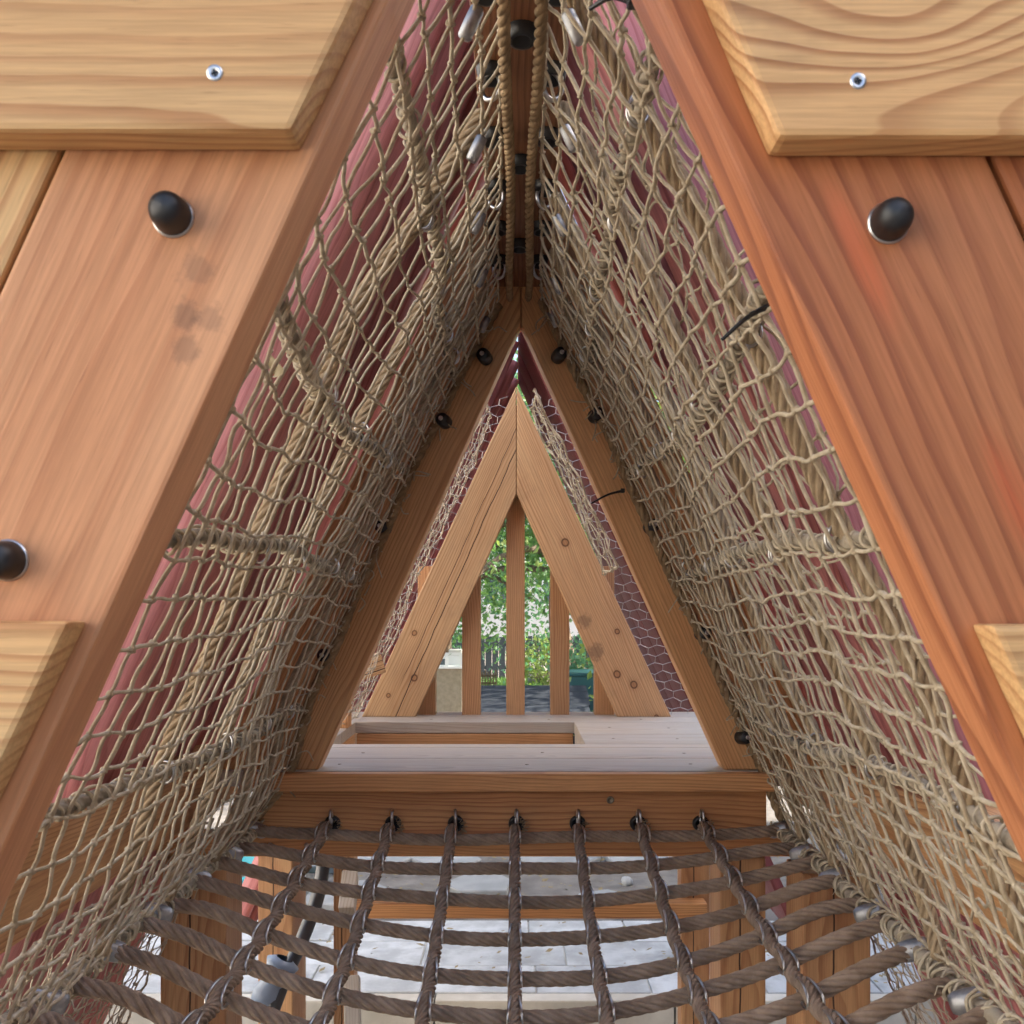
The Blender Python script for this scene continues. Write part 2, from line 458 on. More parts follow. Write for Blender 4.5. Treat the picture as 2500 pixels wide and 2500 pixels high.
# ---- near gable: the camera looks out between its two legs
NX = .0045
near = empty('entrance_gable', (NX, .55, CZ - .45), 'large orange fir gable filling both sides of the foreground, pale boards screwed across', 'gable frame')
gable(near, -1, NX, 0, BW, -.45, .527, .570, M_near_l, 'rafter')
gable(near, 1, NX, 0, BW, -.45, .527, .570, M_near_r, 'rafter')
for sx, mt in ((-1, M_pale), (1, M_near_r)):
    zb = -.45
    pts = [(sx * (hw(zb) + BW + .004) + NX, zb), (sx * (hw(.62) + BW + .004) + NX, .62), (sx * (hw(.62) + 2 * BW) + NX, .62), (sx * (hw(zb) + 2 * BW) + NX, zb)]
    sloped('rafter', mt, near, pts, .528, .571, (-sx * UP.x, UP.z))
def clad(sx, z0, z1, mat, x_in0, x_in1, x_out=.95):
    pts = [(sx * x_in0 + NX, z0), (sx * x_out + NX, z0), (sx * x_out + NX, z1), (sx * x_in1 + NX, z1)]
    return sloped('cladding_board', mat, near, pts, .502, .5268, (1, 0), .0035)
# inner ends are cut along the slope, set back from the rafter's edge
zL = .2335
cl = clad(-1, zL, zL + .135, M_pale, .1145, .1145 - .135 / 2.05)
cr = clad(1, zL - .003, zL + .132, M_pale_r, .1250, .1250 - .135 / 2.35)
cl2 = clad(-1, -.130, -.0075, M_pale, .2235 + .1225 / 2.05, .2235)
cr2 = clad(1, -.130, -.009, M_pale_r, .2290 + .121 / 2.2, .2290)
for (px, py, ob) in ((524, 178, cl), (2095, 198, cr)):
    p = W(px, py, .502)
    M = zalign(p + Vector((0, .0004, 0)), (0, -1, 0))
    sc = lathe('screw', M_screw, ob, [(0, .0004), (.0018, .0004), (.0024, .0008), (.0040, .0008), (.0042, -.0005), (.0042, -.003)], M, 18)
    bm = bmesh.new()
    for a in (.3, .3 + math.pi / 2):
        b2 = bmesh.ops.create_cube(bm, size=1, matrix=Matrix.Rotation(a, 4, 'Z') @ Matrix.Diagonal((.0036, .0009, .0003, 1)))
    from_bm('cross_recess', bm, M_black, sc, M @ Matrix.Translation((0, 0, .00065)))
cap_prof = [(.0, .0175), (.0035, .0171), (.0065, .0157), (.0085, .0130), (.0094, .0095), (.0097, .006), (.0099, .003), (.0101, .0015)]
cap_me = lathe_mesh(cap_prof, M_black, 'bolt_cap', 24)
wash_me = lathe_mesh([(.0090, .0016), (.0106, .0015), (.0110, .0006), (.0110, -.001)], M_steel, 'washer', 24)
for px, py in ((423, 530), (20, 1368), (2168, 545)):
    p = W(px, py, .527)
    M = zalign(p, (0, -1, 0))
    c = inst('bolt_cap', cap_me, near, M)
    inst('washer', wash_me, c, M)
beam('sill', M_fir, near, (-.56, .55, CZ - .50), (.57, .55, CZ - .50), .045, .10)

# ---- middle gable standing on the deck edge
FX, FD = .0095, 1.690
mid = empty('middle_gable', (FX, FD, CZ + DECK), 'orange fir gable on the deck edge, meeting in a pointed joint under the ridge', 'gable frame')
gable(mid, -1, FX, 0, BW + .035, DECK, FD, FD + .045, M_fir)
gable(mid, 1, FX, 0, BW + .035, DECK, FD, FD + .045, M_fir)

beam('joint_backing', M_fir_red, mid, (FX, FD + .0565, CZ + .47), (FX, FD + .0565, CZ + .70), .10, .02, (0, -1, 0))  # backing added behind the rafter joint to keep daylight out of the slit
# ---- far gable with balusters
BD = 2.50
far = empty('far_gable', (0, BD, CZ + DECK), 'smaller pale fir gable at the far end of the deck, knotty right leg', 'gable frame')
def farleg(sx, mat):
    z0 = DECK
    cx = .003
    pts = [(sx * .246 + cx, z0), (sx * .0006 + cx, .275), (sx * .0006 + cx, .537), (sx * .378 + cx, z0)]
    return sloped('rafter', mat, far, pts, BD, BD + .045, (-sx * .246, .545 ))
farleg(-1, M_fir_far); farleg(1, M_fir_knot)
for i, (x0, x1, top) in enumerate(((1020, 1063, .10), (1128, 1173, .25), (1236, 1281, .42), (1344, 1390, .25), (1452, 1500, .10))):
    d = BD + .047
    xa, xb = (x0 - 1258) * d / 2500, (x1 - 1258) * d / 2500
    beam('baluster', M_slat, far, ((xa + xb) / 2, d + .022, CZ + DECK - .02), ((xa + xb) / 2, d + .022, CZ + top), xb - xa, .044, (0, -1, 0), .0015)

beam('joint_backing', M_fir_red, far, (.003, BD + .058, CZ + .285), (.003, BD + .058, CZ + .50), .035, .02, (0, -1, 0))  # added strip that stops light showing through the far joint
# ---- ridge beam with its rope sockets
ridge = empty('ridge_beam', (.004, .55, CZ + .526), 'dark fir ridge beam overhead studded with black rope sockets', 'beam')
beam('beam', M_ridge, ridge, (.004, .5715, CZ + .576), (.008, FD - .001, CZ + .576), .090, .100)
sock_me = lathe_mesh([(0, .004), (.0065, .004), (.0085, .014), (.0125, .013), (.0140, .004), (.0145, 0)], M_black, 'rope_socket', 18)
def ring_mesh(R0, r, name, mat, arc=2 * math.pi, seg=24, sides=8, sq=1.0):
    t = np.linspace(0, arc, seg + 1)
    P = np.stack([R0 * np.cos(t), R0 * sq * np.sin(t), t * 0], 1)
    V, F = tubes(P[None], r, sides)
    o = mesh_np(name, V, F, mat)
    me = o.data; COL.objects.unlink(o); bpy.data.objects.remove(o)
    return me
eye_me = ring_mesh(.010, .0026, 'steel_eye', M_steel, sq=1.35)
ferr_me = lathe_mesh([(0, -.013), (.0045, -.013), (.0058, -.011), (.0061, 0), (.0058, .011), (.0045, .013), (0, .013)], M_alu, 'ferrule', 14)
yy = .66
i = 0
while yy < 1.66:
    for sx in ((-1, 1) if i % 2 else ((0,) if i % 4 == 0 else ())):
        x = .006 + sx * .030
        M = zalign((x, yy, CZ + .5262), (0, -.15, -1))
        inst('rope_socket', sock_me, ridge, M)
        if sx and i % 4 == 1: inst('steel_eye', eye_me, ridge, Matrix.Translation((x, yy, CZ + .508)) @ Matrix.Rotation(R(90), 4, 'X') @ Matrix.Rotation(R(25 * (sx or 1)), 4, 'Y'))
    yy += .068; i += 1

# ---- deck, edge beam, hatch
deck = empty('deck', (0, 1.665, CZ + DECK - .028), 'weathered grey wooden deck with a rectangular hatch', 'deck')
def dboard(x0, x1, d0, d1, mat=M_deck, T=.026, dz=0):
    return beam('deck_board', mat, deck, (x0, (d0 + d1) / 2, CZ + DECK - T / 2 - dz), (x1, (d0 + d1) / 2, CZ + DECK - T / 2 - dz), d1 - d0, T, (0, 0, 1), .0018)
beam('edge_board', M_fir_red, deck, (-.44, 1.6665, CZ + DECK - .0155), (.42, 1.6665, CZ + DECK - .0155), .029, .022, (0, -1, 0), .002)
dboard(-.56, .56, 1.680, 1.818); dboard(-.56, .56, 1.821, 1.955); dboard(-.56, .56, 1.958, 2.006)
dboard(.137, .56, 2.009, 2.163); dboard(.137, .56, 2.166, 2.384)
dboard(-.56, -.372, 2.009, 2.196); dboard(-.56, -.372, 2.199, 2.384)
dboard(-.56, .56, 2.387, 2.49); dboard(-.56, .56, 2.493, 2.62)
beam('hatch_wall', M_fir, deck, (-.37, 2.400, CZ + DECK - .0775), (.135, 2.400, CZ + DECK - .0775), .10, .03, (0, -1, 0))
beam('hatch_wall', M_deck, deck, (.153, 2.010, CZ + DECK - .0775), (.153, 2.383, CZ + DECK - .0775), .10, .03, (-1, 0, 0))
beam('hatch_wall', M_fir, deck, (-.388, 2.010, CZ + DECK - .0775), (-.388, 2.383, CZ + DECK - .0775), .10, .03, (1, 0, 0))
beam('hatch_wall', M_fir, deck, (-.37, 1.993, CZ + DECK - .0775), (.135, 1.993, CZ + DECK - .0775), .10, .03, (0, -1, 0))

for bx_, by_ in ((-.30, 1.75), (.02, 1.745), (.30, 1.752), (-.28, 1.885), (.05, 1.89), (.31, 1.88), (.20, 2.09), (.33, 2.085), (.21, 2.28), (.34, 2.27), (-.2, 2.44), (.08, 2.44), (.3, 2.44)):
    lathe('screw', M_dkscrew, deck, [(0, .0006), (.0032, .0006), (.0036, -.001)], Matrix.Translation((bx_, by_, CZ + DECK)), 10)
edge = empty('hammock_beam', (0, 1.70, CZ - .38), 'reddish fir beam under the deck edge holding seven steel eyes', 'beam')
beam('beam', M_fir_red, edge, (-.43, 1.715, CZ - .3395), (.412, 1.715, CZ - .3395), .080, .075, (0, -1, 0), .003)
for px, py, m in ((1490, 1953, M_dkscrew),):
    p = W(px, py, 1.6775)
    lathe('bolt_head', m, edge, [(0, .0012), (.003, .0008), (.0035, .002), (.006, .002), (.0066, -.001)], zalign(p, (0, -1, 0)), 16)
low = empty('lower_beam', (0, 1.74, CZ - .418), 'long fir beam below the hammock beam resting on posts', 'beam')
beam('beam', M_fir_red, low, (-.60, 1.735, CZ - .400), (.475, 1.735, CZ - .400), .036, .055, (0, -1, 0), .003)
for px in (660, 749):
    lathe('bolt_head', M_screw, low, [(0, .003), (.003, .0028), (.0045, .001), (.005, -.001)], zalign(W(px, 2064, 1.7075), (0, -1, 0)), 12)

sideL = empty('left_side_beam', (-.53, 1.1, CZ - .33), 'fir beam along the left side under the net, sky-lit top', 'beam')
beam('beam', M_fir, sideL, (-.540, .575, CZ - .285), (-.540, 1.84, CZ - .285), .085, .105, (0, 0, 1))
sideR = empty('right_side_beam', (.53, 1.1, CZ - .33), 'fir beam along the right side behind the net', 'beam')
beam('beam', M_fir, sideR, (.530, .575, CZ - .285), (.530, 1.84, CZ - .285), .085, .105, (0, 0, 1))

def post(x0, x1, d0, d1, z0, z1, label, mat=M_post):
    o = beam('post', mat, None, ((x0 + x1) / 2, (d0 + d1) / 2, z0), ((x0 + x1) / 2, (d0 + d1) / 2, z1), x1 - x0, d1 - d0, (0, -1, 0), .004)
    return tag(o, label, 'post', 'posts carrying the deck')
GZ = -.10
post(-.591, -.481, 1.703, 1.806, GZ, CZ - .4185, 'thick cracked fir post at lower left beneath the lower beam')
post(-.616, -.533, 2.450, 2.610, GZ, CZ + DECK - .0265, 'fir post behind the thick cracked one, left of the steel handrail')
post(-.462, -.409, 2.60, 2.66, GZ, CZ + DECK - .0265, 'slim fir post right of the steel handrail')
post(.341, .417, 1.703, 1.800, GZ, CZ - .4185, 'fir post at lower right with a pale sunlit left edge')
post(.449, .556, 1.600, 1.700, GZ, CZ - .4185, 'broad fir post at lower right nearest the right net')
post(.405, .475, 2.50, 2.56, GZ, CZ + DECK - .0265, 'fir post behind the low rail at right')
# short post and bracket standing on the deck behind the middle gable's left foot
o = beam('post', M_fir, None, (-.387, 2.29, CZ + DECK), (-.387, 2.29, CZ - .175), .034, .05, (0, -1, 0), .002)
tag(o, 'short upright post on the deck beside the hatch', 'post')
o = beam('block', M_fir_far, None, (-.40, 2.34, CZ - .146), (-.315, 2.40, CZ - .146), .045, .04, (0, -1, 0), .002)
tag(o, 'short timber block between middle gable and far gable on the left', 'timber block')
o = beam('low_rail', M_fir_red, None, (-.405, 2.475, CZ - .730), (.46, 2.475, CZ - .730), .036, .05, (0, -1, 0), .003)
tag(o, 'horizontal reddish rail behind the rope hammock, between posts', 'rail')
for (a, b, lab) in (((-.352, 2.28, CZ - .595), (-.38, 2.22, CZ - .665), 'upper short slanted timber step at lower left'),
                    ((-.343, 2.28, CZ - .825), (-.372, 2.22, CZ - .945), 'lower short slanted timber step at lower left')):
    o = beam('ladder_step', M_deck, None, a, b, .036, .034, (.9, .1, .3), .003)
    tag(o, lab, 'step')

# ---- stained log cladding of the two roof slopes
HWL = .47
def logs(sx, pairs, label, mat, hwl, z0, z1, prot, part='lapped_board', round_=True):
    root = empty('roof_cladding', (sx * .6, pairs[0][0], CZ + z0), label, 'cladding')
    ex = Vector((-sx * UP.x, 0, UP.z)); nrm = Vector((sx * UP.z, 0, UP.x))     # outward normal
    L = (z1 - z0) / UP.z
    for a, b in pairs:
        w = b - a - .003
        zc = (z0 + z1) / 2
        M = frame(Vector((sx * (hwl - zc / SL), (a + b) / 2, CZ + zc)), ex, -nrm)   # local X up the slope, Z inwards
        ph = rng.uniform(0, 6)
        if round_:          # lapped board: rounded nose towards the entrance, tapering to the far side
            c_ = prot * .55
            prof = [(-w / 2, 0), (-w / 2, prot - c_)]
            prof += [(-w / 2 + c_ * (1 - math.cos(t_)), prot - c_ + c_ * math.sin(t_)) for t_ in np.linspace(.2, 1.5, 7)]
            prof += [(-w / 2 + c_ + (w - c_) * q_, prot * (1 - .80 * q_) * (1 + .05 * math.sin(5 * q_ + ph))) for q_ in (.12, .3, .5, .7, .88, 1.0)]
        else:
            prof = [(-w / 2, 0), (-w / 2, prot * .9), (-w * .48, prot), (w * .48, prot), (w / 2, prot * .9)]
        if sx < 0:
            prof = [(-y_, z_) for y_, z_ in prof]
        prof = [(prof[0][0], -.02)] + prof + [(prof[-1][0], -.02)]
        K = 15; m = len(prof)
        V = np.array([(-L / 2 + L * kx / (K - 1), py_, pz_ * (1 + .03 * math.sin(kx * .9 + ph))) for kx in range(K) for py_, pz_ in prof])
        F = np.array([(kx * m + q, kx * m + (q + 1) % m, (kx + 1) * m + (q + 1) % m, (kx + 1) * m + q) for kx in range(K - 1) for q in range(m)])
        mesh_np(part, V, F, mat, root, True, M)
    return root
pl = [(1.21, 1.335), (1.335, 1.46), (1.46, 1.585), (1.585, 1.71), (1.71, 1.835), (1.835, 1.945)]
logs(-1, pl, 'left roof slope of rounded pink stained boards behind the net', M_pink_l, HWL, -.75, .985, .060)
pr = [(1.20, 1.33), (1.33, 1.46), (1.46, 1.59), (1.59, 1.72), (1.75, 1.88)]
logs(1, pr, 'right roof slope of rounded mauve pink boards behind the net', M_pink_r, HWL, -.75, .985, .055)
logs(-1, [(2.66, 2.90), (2.90, 3.14), (3.14, 3.38), (3.38, 3.62), (3.62, 3.86)], 'pink stained roof boards beyond the far gable on the left', M_pink_l, .36, -.9, .76, .03)
logs(1, [(2.77, 3.02), (3.02, 3.24), (3.24, 3.46)], 'dark maroon roof boards beyond the far gable on the right', M_maroon, .36, -.9, .76, .008, part='roof_board', round_=False)

# ================================================================== ROPES AND NETS
def knot_template(s=1.0, seg=18):
    t = np.linspace(0, 2 * np.pi * .96, seg)
    P = np.stack([np.sin(t) + 2 * np.sin(2 * t), np.cos(t) - 2 * np.cos(2 * t), -1.3 * np.sin(3 * t)], 1) / 3.0
    return P * s
def rand_rot(n):
    q = rng.normal(size=(n, 4)); q /= np.linalg.norm(q, axis=1, keepdims=True)
    w, x, y, z = q.T
    return np.stack([np.stack([1 - 2 * (y * y + z * z), 2 * (x * y - z * w), 2 * (x * z + y * w)], -1),
                     np.stack([2 * (x * y + z * w), 1 - 2 * (x * x + z * z), 2 * (y * z - x * w)], -1),
                     np.stack([2 * (x * z - y * w), 2 * (y * z + x * w), 1 - 2 * (x * x + y * y)], -1)], 1)
def netting(name, K, mat, parent, r, sides=6, seg=5, slack=.10, knot=.0042, knots=True, drop=.0, kind='stuff'):
    """K: (rows, cols, 3) knot positions; builds both families of strands and the knots."""
    bag = Bag()
    for axis in (0, 1):
        A = (K[:-1] if axis == 0 else K[:, :-1]).reshape(-1, 3)
        B = (K[1:] if axis == 0 else K[:, 1:]).reshape(-1, 3)
        if drop:
            keep = rng.random(len(A)) > drop
            A, B = A[keep], B[keep]
        n = len(A)
        t = np.linspace(0, 1, seg)[None, :, None]
        P = A[:, None] * (1 - t) + B[:, None] * t
        L = np.linalg.norm(B - A, axis=1)[:, None, None]
        o1 = rng.normal(size=(n, 1, 3)) * slack * .5; o2 = rng.normal(size=(n, 1, 3)) * slack * .35
        P = P + L * (np.sin(np.pi * t) * o1 + np.sin(2 * np.pi * t) * o2)
        P[:, :, 2] -= (L * np.sin(np.pi * t))[:, :, 0] * slack * (.45 if axis else .1)
        rr = r * (1 + .10 * rng.normal(size=(n, 1)))
        bag.tube(P, np.repeat(np.clip(rr, r * .8, r * 1.25), seg, 1), sides)
    if knots:
        C = K.reshape(-1, 3)
        tpl = knot_template(1.0)
        rot = rand_rot(len(C))
        s = knot * rng.uniform(.75, 1.15, size=(len(C), 1, 1))
        P = C[:, None] + np.einsum('nij,kj->nki', rot, tpl) * s
        bag.tube(P, r * 1.0, max(4, sides - 1))
    o = bag.build(name, mat, parent)
    if kind: o['kind'] = kind
    return o
def fbm(u, v, seed):
    s = seed * 1.7
    return (np.sin(u * 1.9 + s) * np.cos(v * 2.3 + 2 * s) + .6 * np.sin(u * 4.3 + v * 3.1 + 3 * s) + .4 * np.cos(u * 7.7 - v * 6.1 + s)) / 1.6

def net_surface(sx, d, z):
    """Net sheet: d depth, z height relative to camera -> world point (arrays)."""
    f = np.clip((d - .55) / 1.12, 0, 1)
    h = .252 + .022 * f
    x = h - z / SL
    edge = np.sin(np.pi * np.clip(f, 0, 1)) * np.sin(np.pi * np.clip((.51 - z) / .88, 0, 1))
    sag = .030 * edge * (1.0 if sx < 0 else .5)                      # belly outwards
    x = x + sag * .6 + .008 * fbm(d * 4, z * 5, 3 + sx) * np.clip(edge * 2, 0, 1)
    if sx < 0:                                                       # the left one hangs loose near its foot
        low_ = np.clip((-.12 - z) / .24, 0, 1)
        x = x - .035 * low_ * np.sin(np.pi * low_) * np.clip(f * 1.5, 0, 1)
    x = x - .013 * np.clip((z - .28) / .2, 0, 1)
    zz = z + .006 * fbm(d * 5, z * 4, 5 + sx)
    return np.stack([sx * x + .006, d, CZ + zz], -1)

nets = {}
def side_net(sx, label):
    root = empty('climbing_net', (sx * .42, 1.1, CZ - .36), label, 'net')
    rows, cols = 27, (31 if sx < 0 else 27)
    zi = np.linspace(.500, -.352, rows)
    dj = np.linspace(.580, 1.672, cols)
    # slopes further in are drawn tighter at the middle gable
    D, Z = np.meshgrid(dj, zi)
    I, J = np.meshgrid(np.arange(rows), np.arange(cols), indexing='ij')
    hexa = (.40 * np.clip((Z - .10) / .35, 0, 1)) * (1.0 if sx > 0 else .75)
    sgn = np.where((I + J) % 2 == 0, 1, -1)
    D = D + sgn * hexa * .034 * .5
    Z = Z + .007 * np.sin(D * 7 + sx) * np.clip((.5 - Z) * 4, 0, 1)
    # rows bunch up a little here and there
    Z = Z + .003 * np.sin(Z * 37 + D * 3 + sx) 
    K = net_surface(sx, D, Z)
    K = K + rng.normal(size=K.shape) * np.array([.0010, .0010, .0014])
    netting('netting', K, M_twine, root, .0016 if sx < 0 else .0018, 6, 6, .045, .0024)
    # a second, slacker layer behind the first
    D2, Z2 = np.meshgrid(np.linspace(.60, 1.665, 26 if sx < 0 else 32), np.linspace(.47, -.34, 20))
    I2, J2 = np.meshgrid(np.arange(20), np.arange(D2.shape[1]), indexing='ij')
    Z2 = Z2 + .012 * np.sin(D2 * 9 + sx * 2)
    K2 = net_surface(sx, D2 + np.where((I2 + J2) % 2 == 0, 1, -1) * .005, Z2)
    K2[..., 0] += sx * (.024 + .010 * fbm(D2 * 6, Z2 * 5, 7))
    K2 = K2 + rng.normal(size=K2.shape) * .0022
    if sx > 0: netting('back_netting', K2, M_twine, root, .0014, 5, 5, .07, .0021)
    # support ropes up the slope, behind the net
    dsup = [1.02, 1.24, 1.44, 1.58] if sx < 0 else [.80, 1.03, 1.25, 1.41, 1.56]
    zs = np.linspace(.50, -.355, 9)
    for d0 in dsup:
        dd = d0 + .008 * np.sin(np.linspace(0, 5, 9) + d0 * 9)
        P = net_surface(sx, dd, zs)
        P[:, 0] += sx * .016
        P[-1, 0] -= sx * .014
        rope('support_rope', M_rope_s, root, P, .0088, lay=.085, sides=36, ds=.0045, depth=.34)
    # support ropes along the tunnel, lashed to the net with wraps of twine
    for zl in (.385, .21, .055, -.165):
        ds_ = np.linspace(.585, 1.66, 10)
        zz = zl + .010 * np.sin(ds_ * 6 + zl * 20)
        P = net_surface(sx, ds_, zz)
        P[:, 0] += sx * .011
        ro = rope('tunnel_rope', M_lash, root, P, .0065, lay=.06, strands=3, sides=12, ds=.005, depth=.3)
        path = smooth_path(P, .004)
        bag = Bag()
        T, N, B = frames(path[None])
        s = np.arange(len(path)) * .004
        for rep in range(1):
            amp = .0078 + .0015 * np.sin(s * 60 + rep)
            ang = s * 2 * np.pi / .024 + 2.5 * np.sin(s * 17)
            H = path + amp[:, None] * (np.cos(ang)[:, None] * N[0] + np.sin(ang)[:, None] * B[0])
            H = H + rng.normal(size=H.shape) * .0008
            Hf = smooth_path(H[::1], .0032)
            bag.tube(Hf[None], .0015, 5)
        bag.build('lashing', M_twine, ro)
        for d0 in dsup:
            p = net_surface(sx, np.array(d0), np.array(zl))
            for q in (-1, 1):
                M = Matrix.Translation((p[0] + sx * .010, p[1] + q * .0035, p[2])) @ Matrix.Rotation(R(90), 4, 'X') @ Matrix.Rotation(rng.uniform(-.4, .4), 4, 'Y')
                inst('steel_clip', clip_me, root, M)
    # border ropes: ridge, foot and the edge tied to the middle gable
    t = np.linspace(.585, 1.655, 12)
    rope('ridge_rope', M_hemp, root, np.stack([sx * (.0135 + .002 * np.sin(t * 9)) + .006, t, CZ + .492 + .006 * np.sin(t * 12)], 1), .0058, strands=3, lay=.044, ds=.003, sides=24, depth=.42)
    zf = np.linspace(.500, -.362, 12)
    P = net_surface(sx, np.full(12, 1.676), zf)
    rope('gable_rope', M_hemp, root, P, .0085, strands=3, lay=.055, ds=.003, sides=24, depth=.42, wob=.0015)
    t = np.linspace(.585, 1.680, 14)
    P = foot_point(sx, t)
    rope('foot_rope', M_lash, root, P, .0085, strands=3, lay=.07, ds=.004, sides=15, wob=.002, depth=.3)
    bag = Bag()
    path = smooth_path(P, .005)
    T, N, B = frames(path[None])
    s = np.arange(len(path)) * .005
    for rep in range(3):
        amp = .0105 + .003 * np.sin(s * 43 + rep * 2) * np.sin(s * 17 + rep)
        ang = s * 2 * np.pi / (.026 + .005 * rep) * (1 if rep != 1 else -1) + 3 * np.sin(s * 13 + rep)
        H = path + amp[:, None] * (np.cos(ang)[:, None] * N[0] + np.sin(ang)[:, None] * B[0]) + rng.normal(size=path.shape) * .001
        bag.tube(smooth_path(H, .0035)[None], .0018, 5)
    bag.build('lashing', M_twine, root)
    # ferrules in the ridge rope, shiny sleeves on the foot rope
    for d0 in np.arange(.80, 1.66, .21):
        p = net_surface(sx, np.array(d0), np.array(.455))
        M = zalign(p, (sx * .5, .12, -1))
        inst('ferrule', ferr_me, root, M)
    for d0 in (1.655, 1.53, 1.39, 1.25, 1.11, .97):
        p = foot_point(sx, np.array([d0]))[0]
        M = zalign(p + np.array([-sx * .004, 0, 0]), (-sx * 1.0, .5, -.45))
        inst('sleeve', sleeve_me, root, M)
    # frayed ends
    bag = Bag()
    for _ in range(60):
        c = foot_point(sx, np.array([rng.uniform(.55, 1.67)]))[0] + rng.normal(size=3) * .005
        e = c + rng.normal(size=3) * np.array([.010, .010, .012])
        m_ = (c + e) / 2 + rng.normal(size=3) * .005
        bag.tube(np.stack([c, m_, e])[None], np.array([.0011, .0009, .0005]), 4)
    for _ in range(70):
        zz = rng.uniform(-.36, .48)
        c = net_surface(sx, np.array(1.674), np.array(zz)) + rng.normal(size=3) * .006
        e = c + rng.normal(size=3) * np.array([.012, .006, .014]) - np.array([0, 0, .008])
        m_ = (c + e) / 2 + rng.normal(size=3) * .006
        bag.tube(smooth_path(np.stack([c, m_, e]), .004)[None], .0011, 4)
    bag.build('frayed_ends', M_twine, root)['kind'] = 'stuff'
    return root
def foot_point(sx, t):
    t = np.asarray(t, float)
    g = np.clip((1.68 - t) / 1.1, 0, 1)
    x = .425 + .012 * np.sin(g * 3) + (.022 * g if sx < 0 else -.01 * g)
    z = -.362 - .012 * np.sin(g * np.pi) + .004 * np.sin(t * 23)
    return np.stack([sx * x + .004, t, CZ + z], -1)
clip_me = ring_mesh(.0088, .0014, 'steel_clip', M_steel, sq=1.25, seg=20, sides=6)
sleeve_me = lathe_mesh([(0, -.018), (.0095, -.0175), (.0115, -.014), (.0120, .0), (.0112, .012), (.0085, .017), (0, .018)], M_alu, 'sleeve', 16)
side_net(-1, 'knotted tan climbing net hanging along the left side of the tunnel')
side_net(1, 'knotted tan climbing net stretched along the right side of the tunnel')

# ---- black clamps that hold the nets to the middle gable
clamp_me = lathe_mesh([(0, .027), (.0035, .027), (.0042, .0255), (.0085, .0255), (.0108, .022), (.0115, .012), (.0115, 0)], M_black, 'rope_clamp', 18)
cscrew_me = lathe_mesh([(0, .0005), (.0016, .0005), (.0020, .0012), (.0036, .001), (.004, -.001)], M_steel, 'clamp_screw', 12)
for px, py in ((1187, 876), (1088, 1032), (941, 1291), (802, 1602), (1361, 873), (1450, 1018), (1585, 1288), (1710, 1548), (1808, 1800)):
    p = W(px, py, FD)
    sx = -1 if px < 1258 else 1
    M = zalign(p, (sx * .25, -1, .12))
    c = inst('rope_clamp', clamp_me, mid, M)
    inst('clamp_screw', cscrew_me, c, M @ Matrix.Translation((0, 0, .0272)))

# ---- rope hammock that forms the tunnel floor
ham = empty('rope_hammock', (0, 1.1, CZ - .46), 'brown rope hammock of square meshes sagging beneath the tunnel', 'rope net')
def sagz(d):
    return np.interp(d, [.5, .9, 1.10, 1.19, 1.28, 1.37, 1.46, 1.55, 1.64, 1.70], [.13, .13, .125, .116, .106, .086, .063, .040, .012, .004])
def ham_pt(x, d):
    xe = .425
    return np.array([x, d, CZ - .360 - sagz(np.array(d)) * (1 - min(1, abs(x) / xe) ** 2.2)])
XL = [-.305 + i * .1015 for i in range(7)]
crossD = [1.640 - .090 * i for i in range(12)]
for i, d0 in enumerate(crossD):
    e0 = foot_point(-1, np.array([d0 + .014]))[0]; e1 = foot_point(1, np.array([d0 + .014]))[0]
    pts = [e0]
    for x in np.linspace(-.38, .38, 11):
        p = ham_pt(x, d0 + .004 * math.sin(x * 9 + i)); p[2] += .0015 * math.sin(x * 17 + i * 2)
        pts.append(p)
    pts.append(e1)
    rope('cross_rope', M_rope, ham, pts, .0096, lay=.090, ds=.0045, sides=36, depth=.34)
for x in XL:
    pts = [np.array([x * 1.0, 1.668, CZ - .362])]
    for d0 in crossD:
        p = ham_pt(x * (1 + .05 * (1.64 - d0)), d0); p[2] += .0120
        pts.append(p)
        q = ham_pt(x * (1 + .05 * (1.64 - d0)), d0 - .045); q[2] += .0065
        pts.append(q)
    pts = [p for p in pts]
    rope('long_rope', M_rope, ham, pts, .0088, lay=.075, ds=.0045, sides=36, depth=.34)
    # paired wire clips at every crossing
    for d0 in crossD:
        p = ham_pt(x * (1 + .05 * (1.64 - d0)), d0); p[2] += .006
        for q in (-1, 1):
            t = np.linspace(0, 2 * np.pi, 29)
            ca, sa = np.cos(t), np.sin(t)
            ly = .0290 * np.sign(ca) * np.abs(ca) ** .9 - .008
            lz = .0110 * np.sign(sa) * np.abs(sa) ** .8 + .003
            lx = q * (.0082 - .0042 * (ca + 1) / 2)
            P = np.stack([p[0] + lx, p[1] + ly, p[2] + lz], 1)
            mesh_np('wire_clip', *tubes(P[None], .00165, 7), M_steel, ham)
bush_me = lathe_mesh([(0, .002), (.006, .002), (.0075, .008), (.0118, .0085), (.0130, .006), (.0135, -.001)], M_black, 'rubber_bush', 18)
eye2_me = ring_mesh(.0085, .0024, 'steel_eye', M_steel, sq=1.55)
collar_me = lathe_mesh([(.005, -.011), (.0088, -.0105), (.0098, -.004), (.0098, .006), (.008, .010), (.004, .011)], M_alu, 'collar', 16)
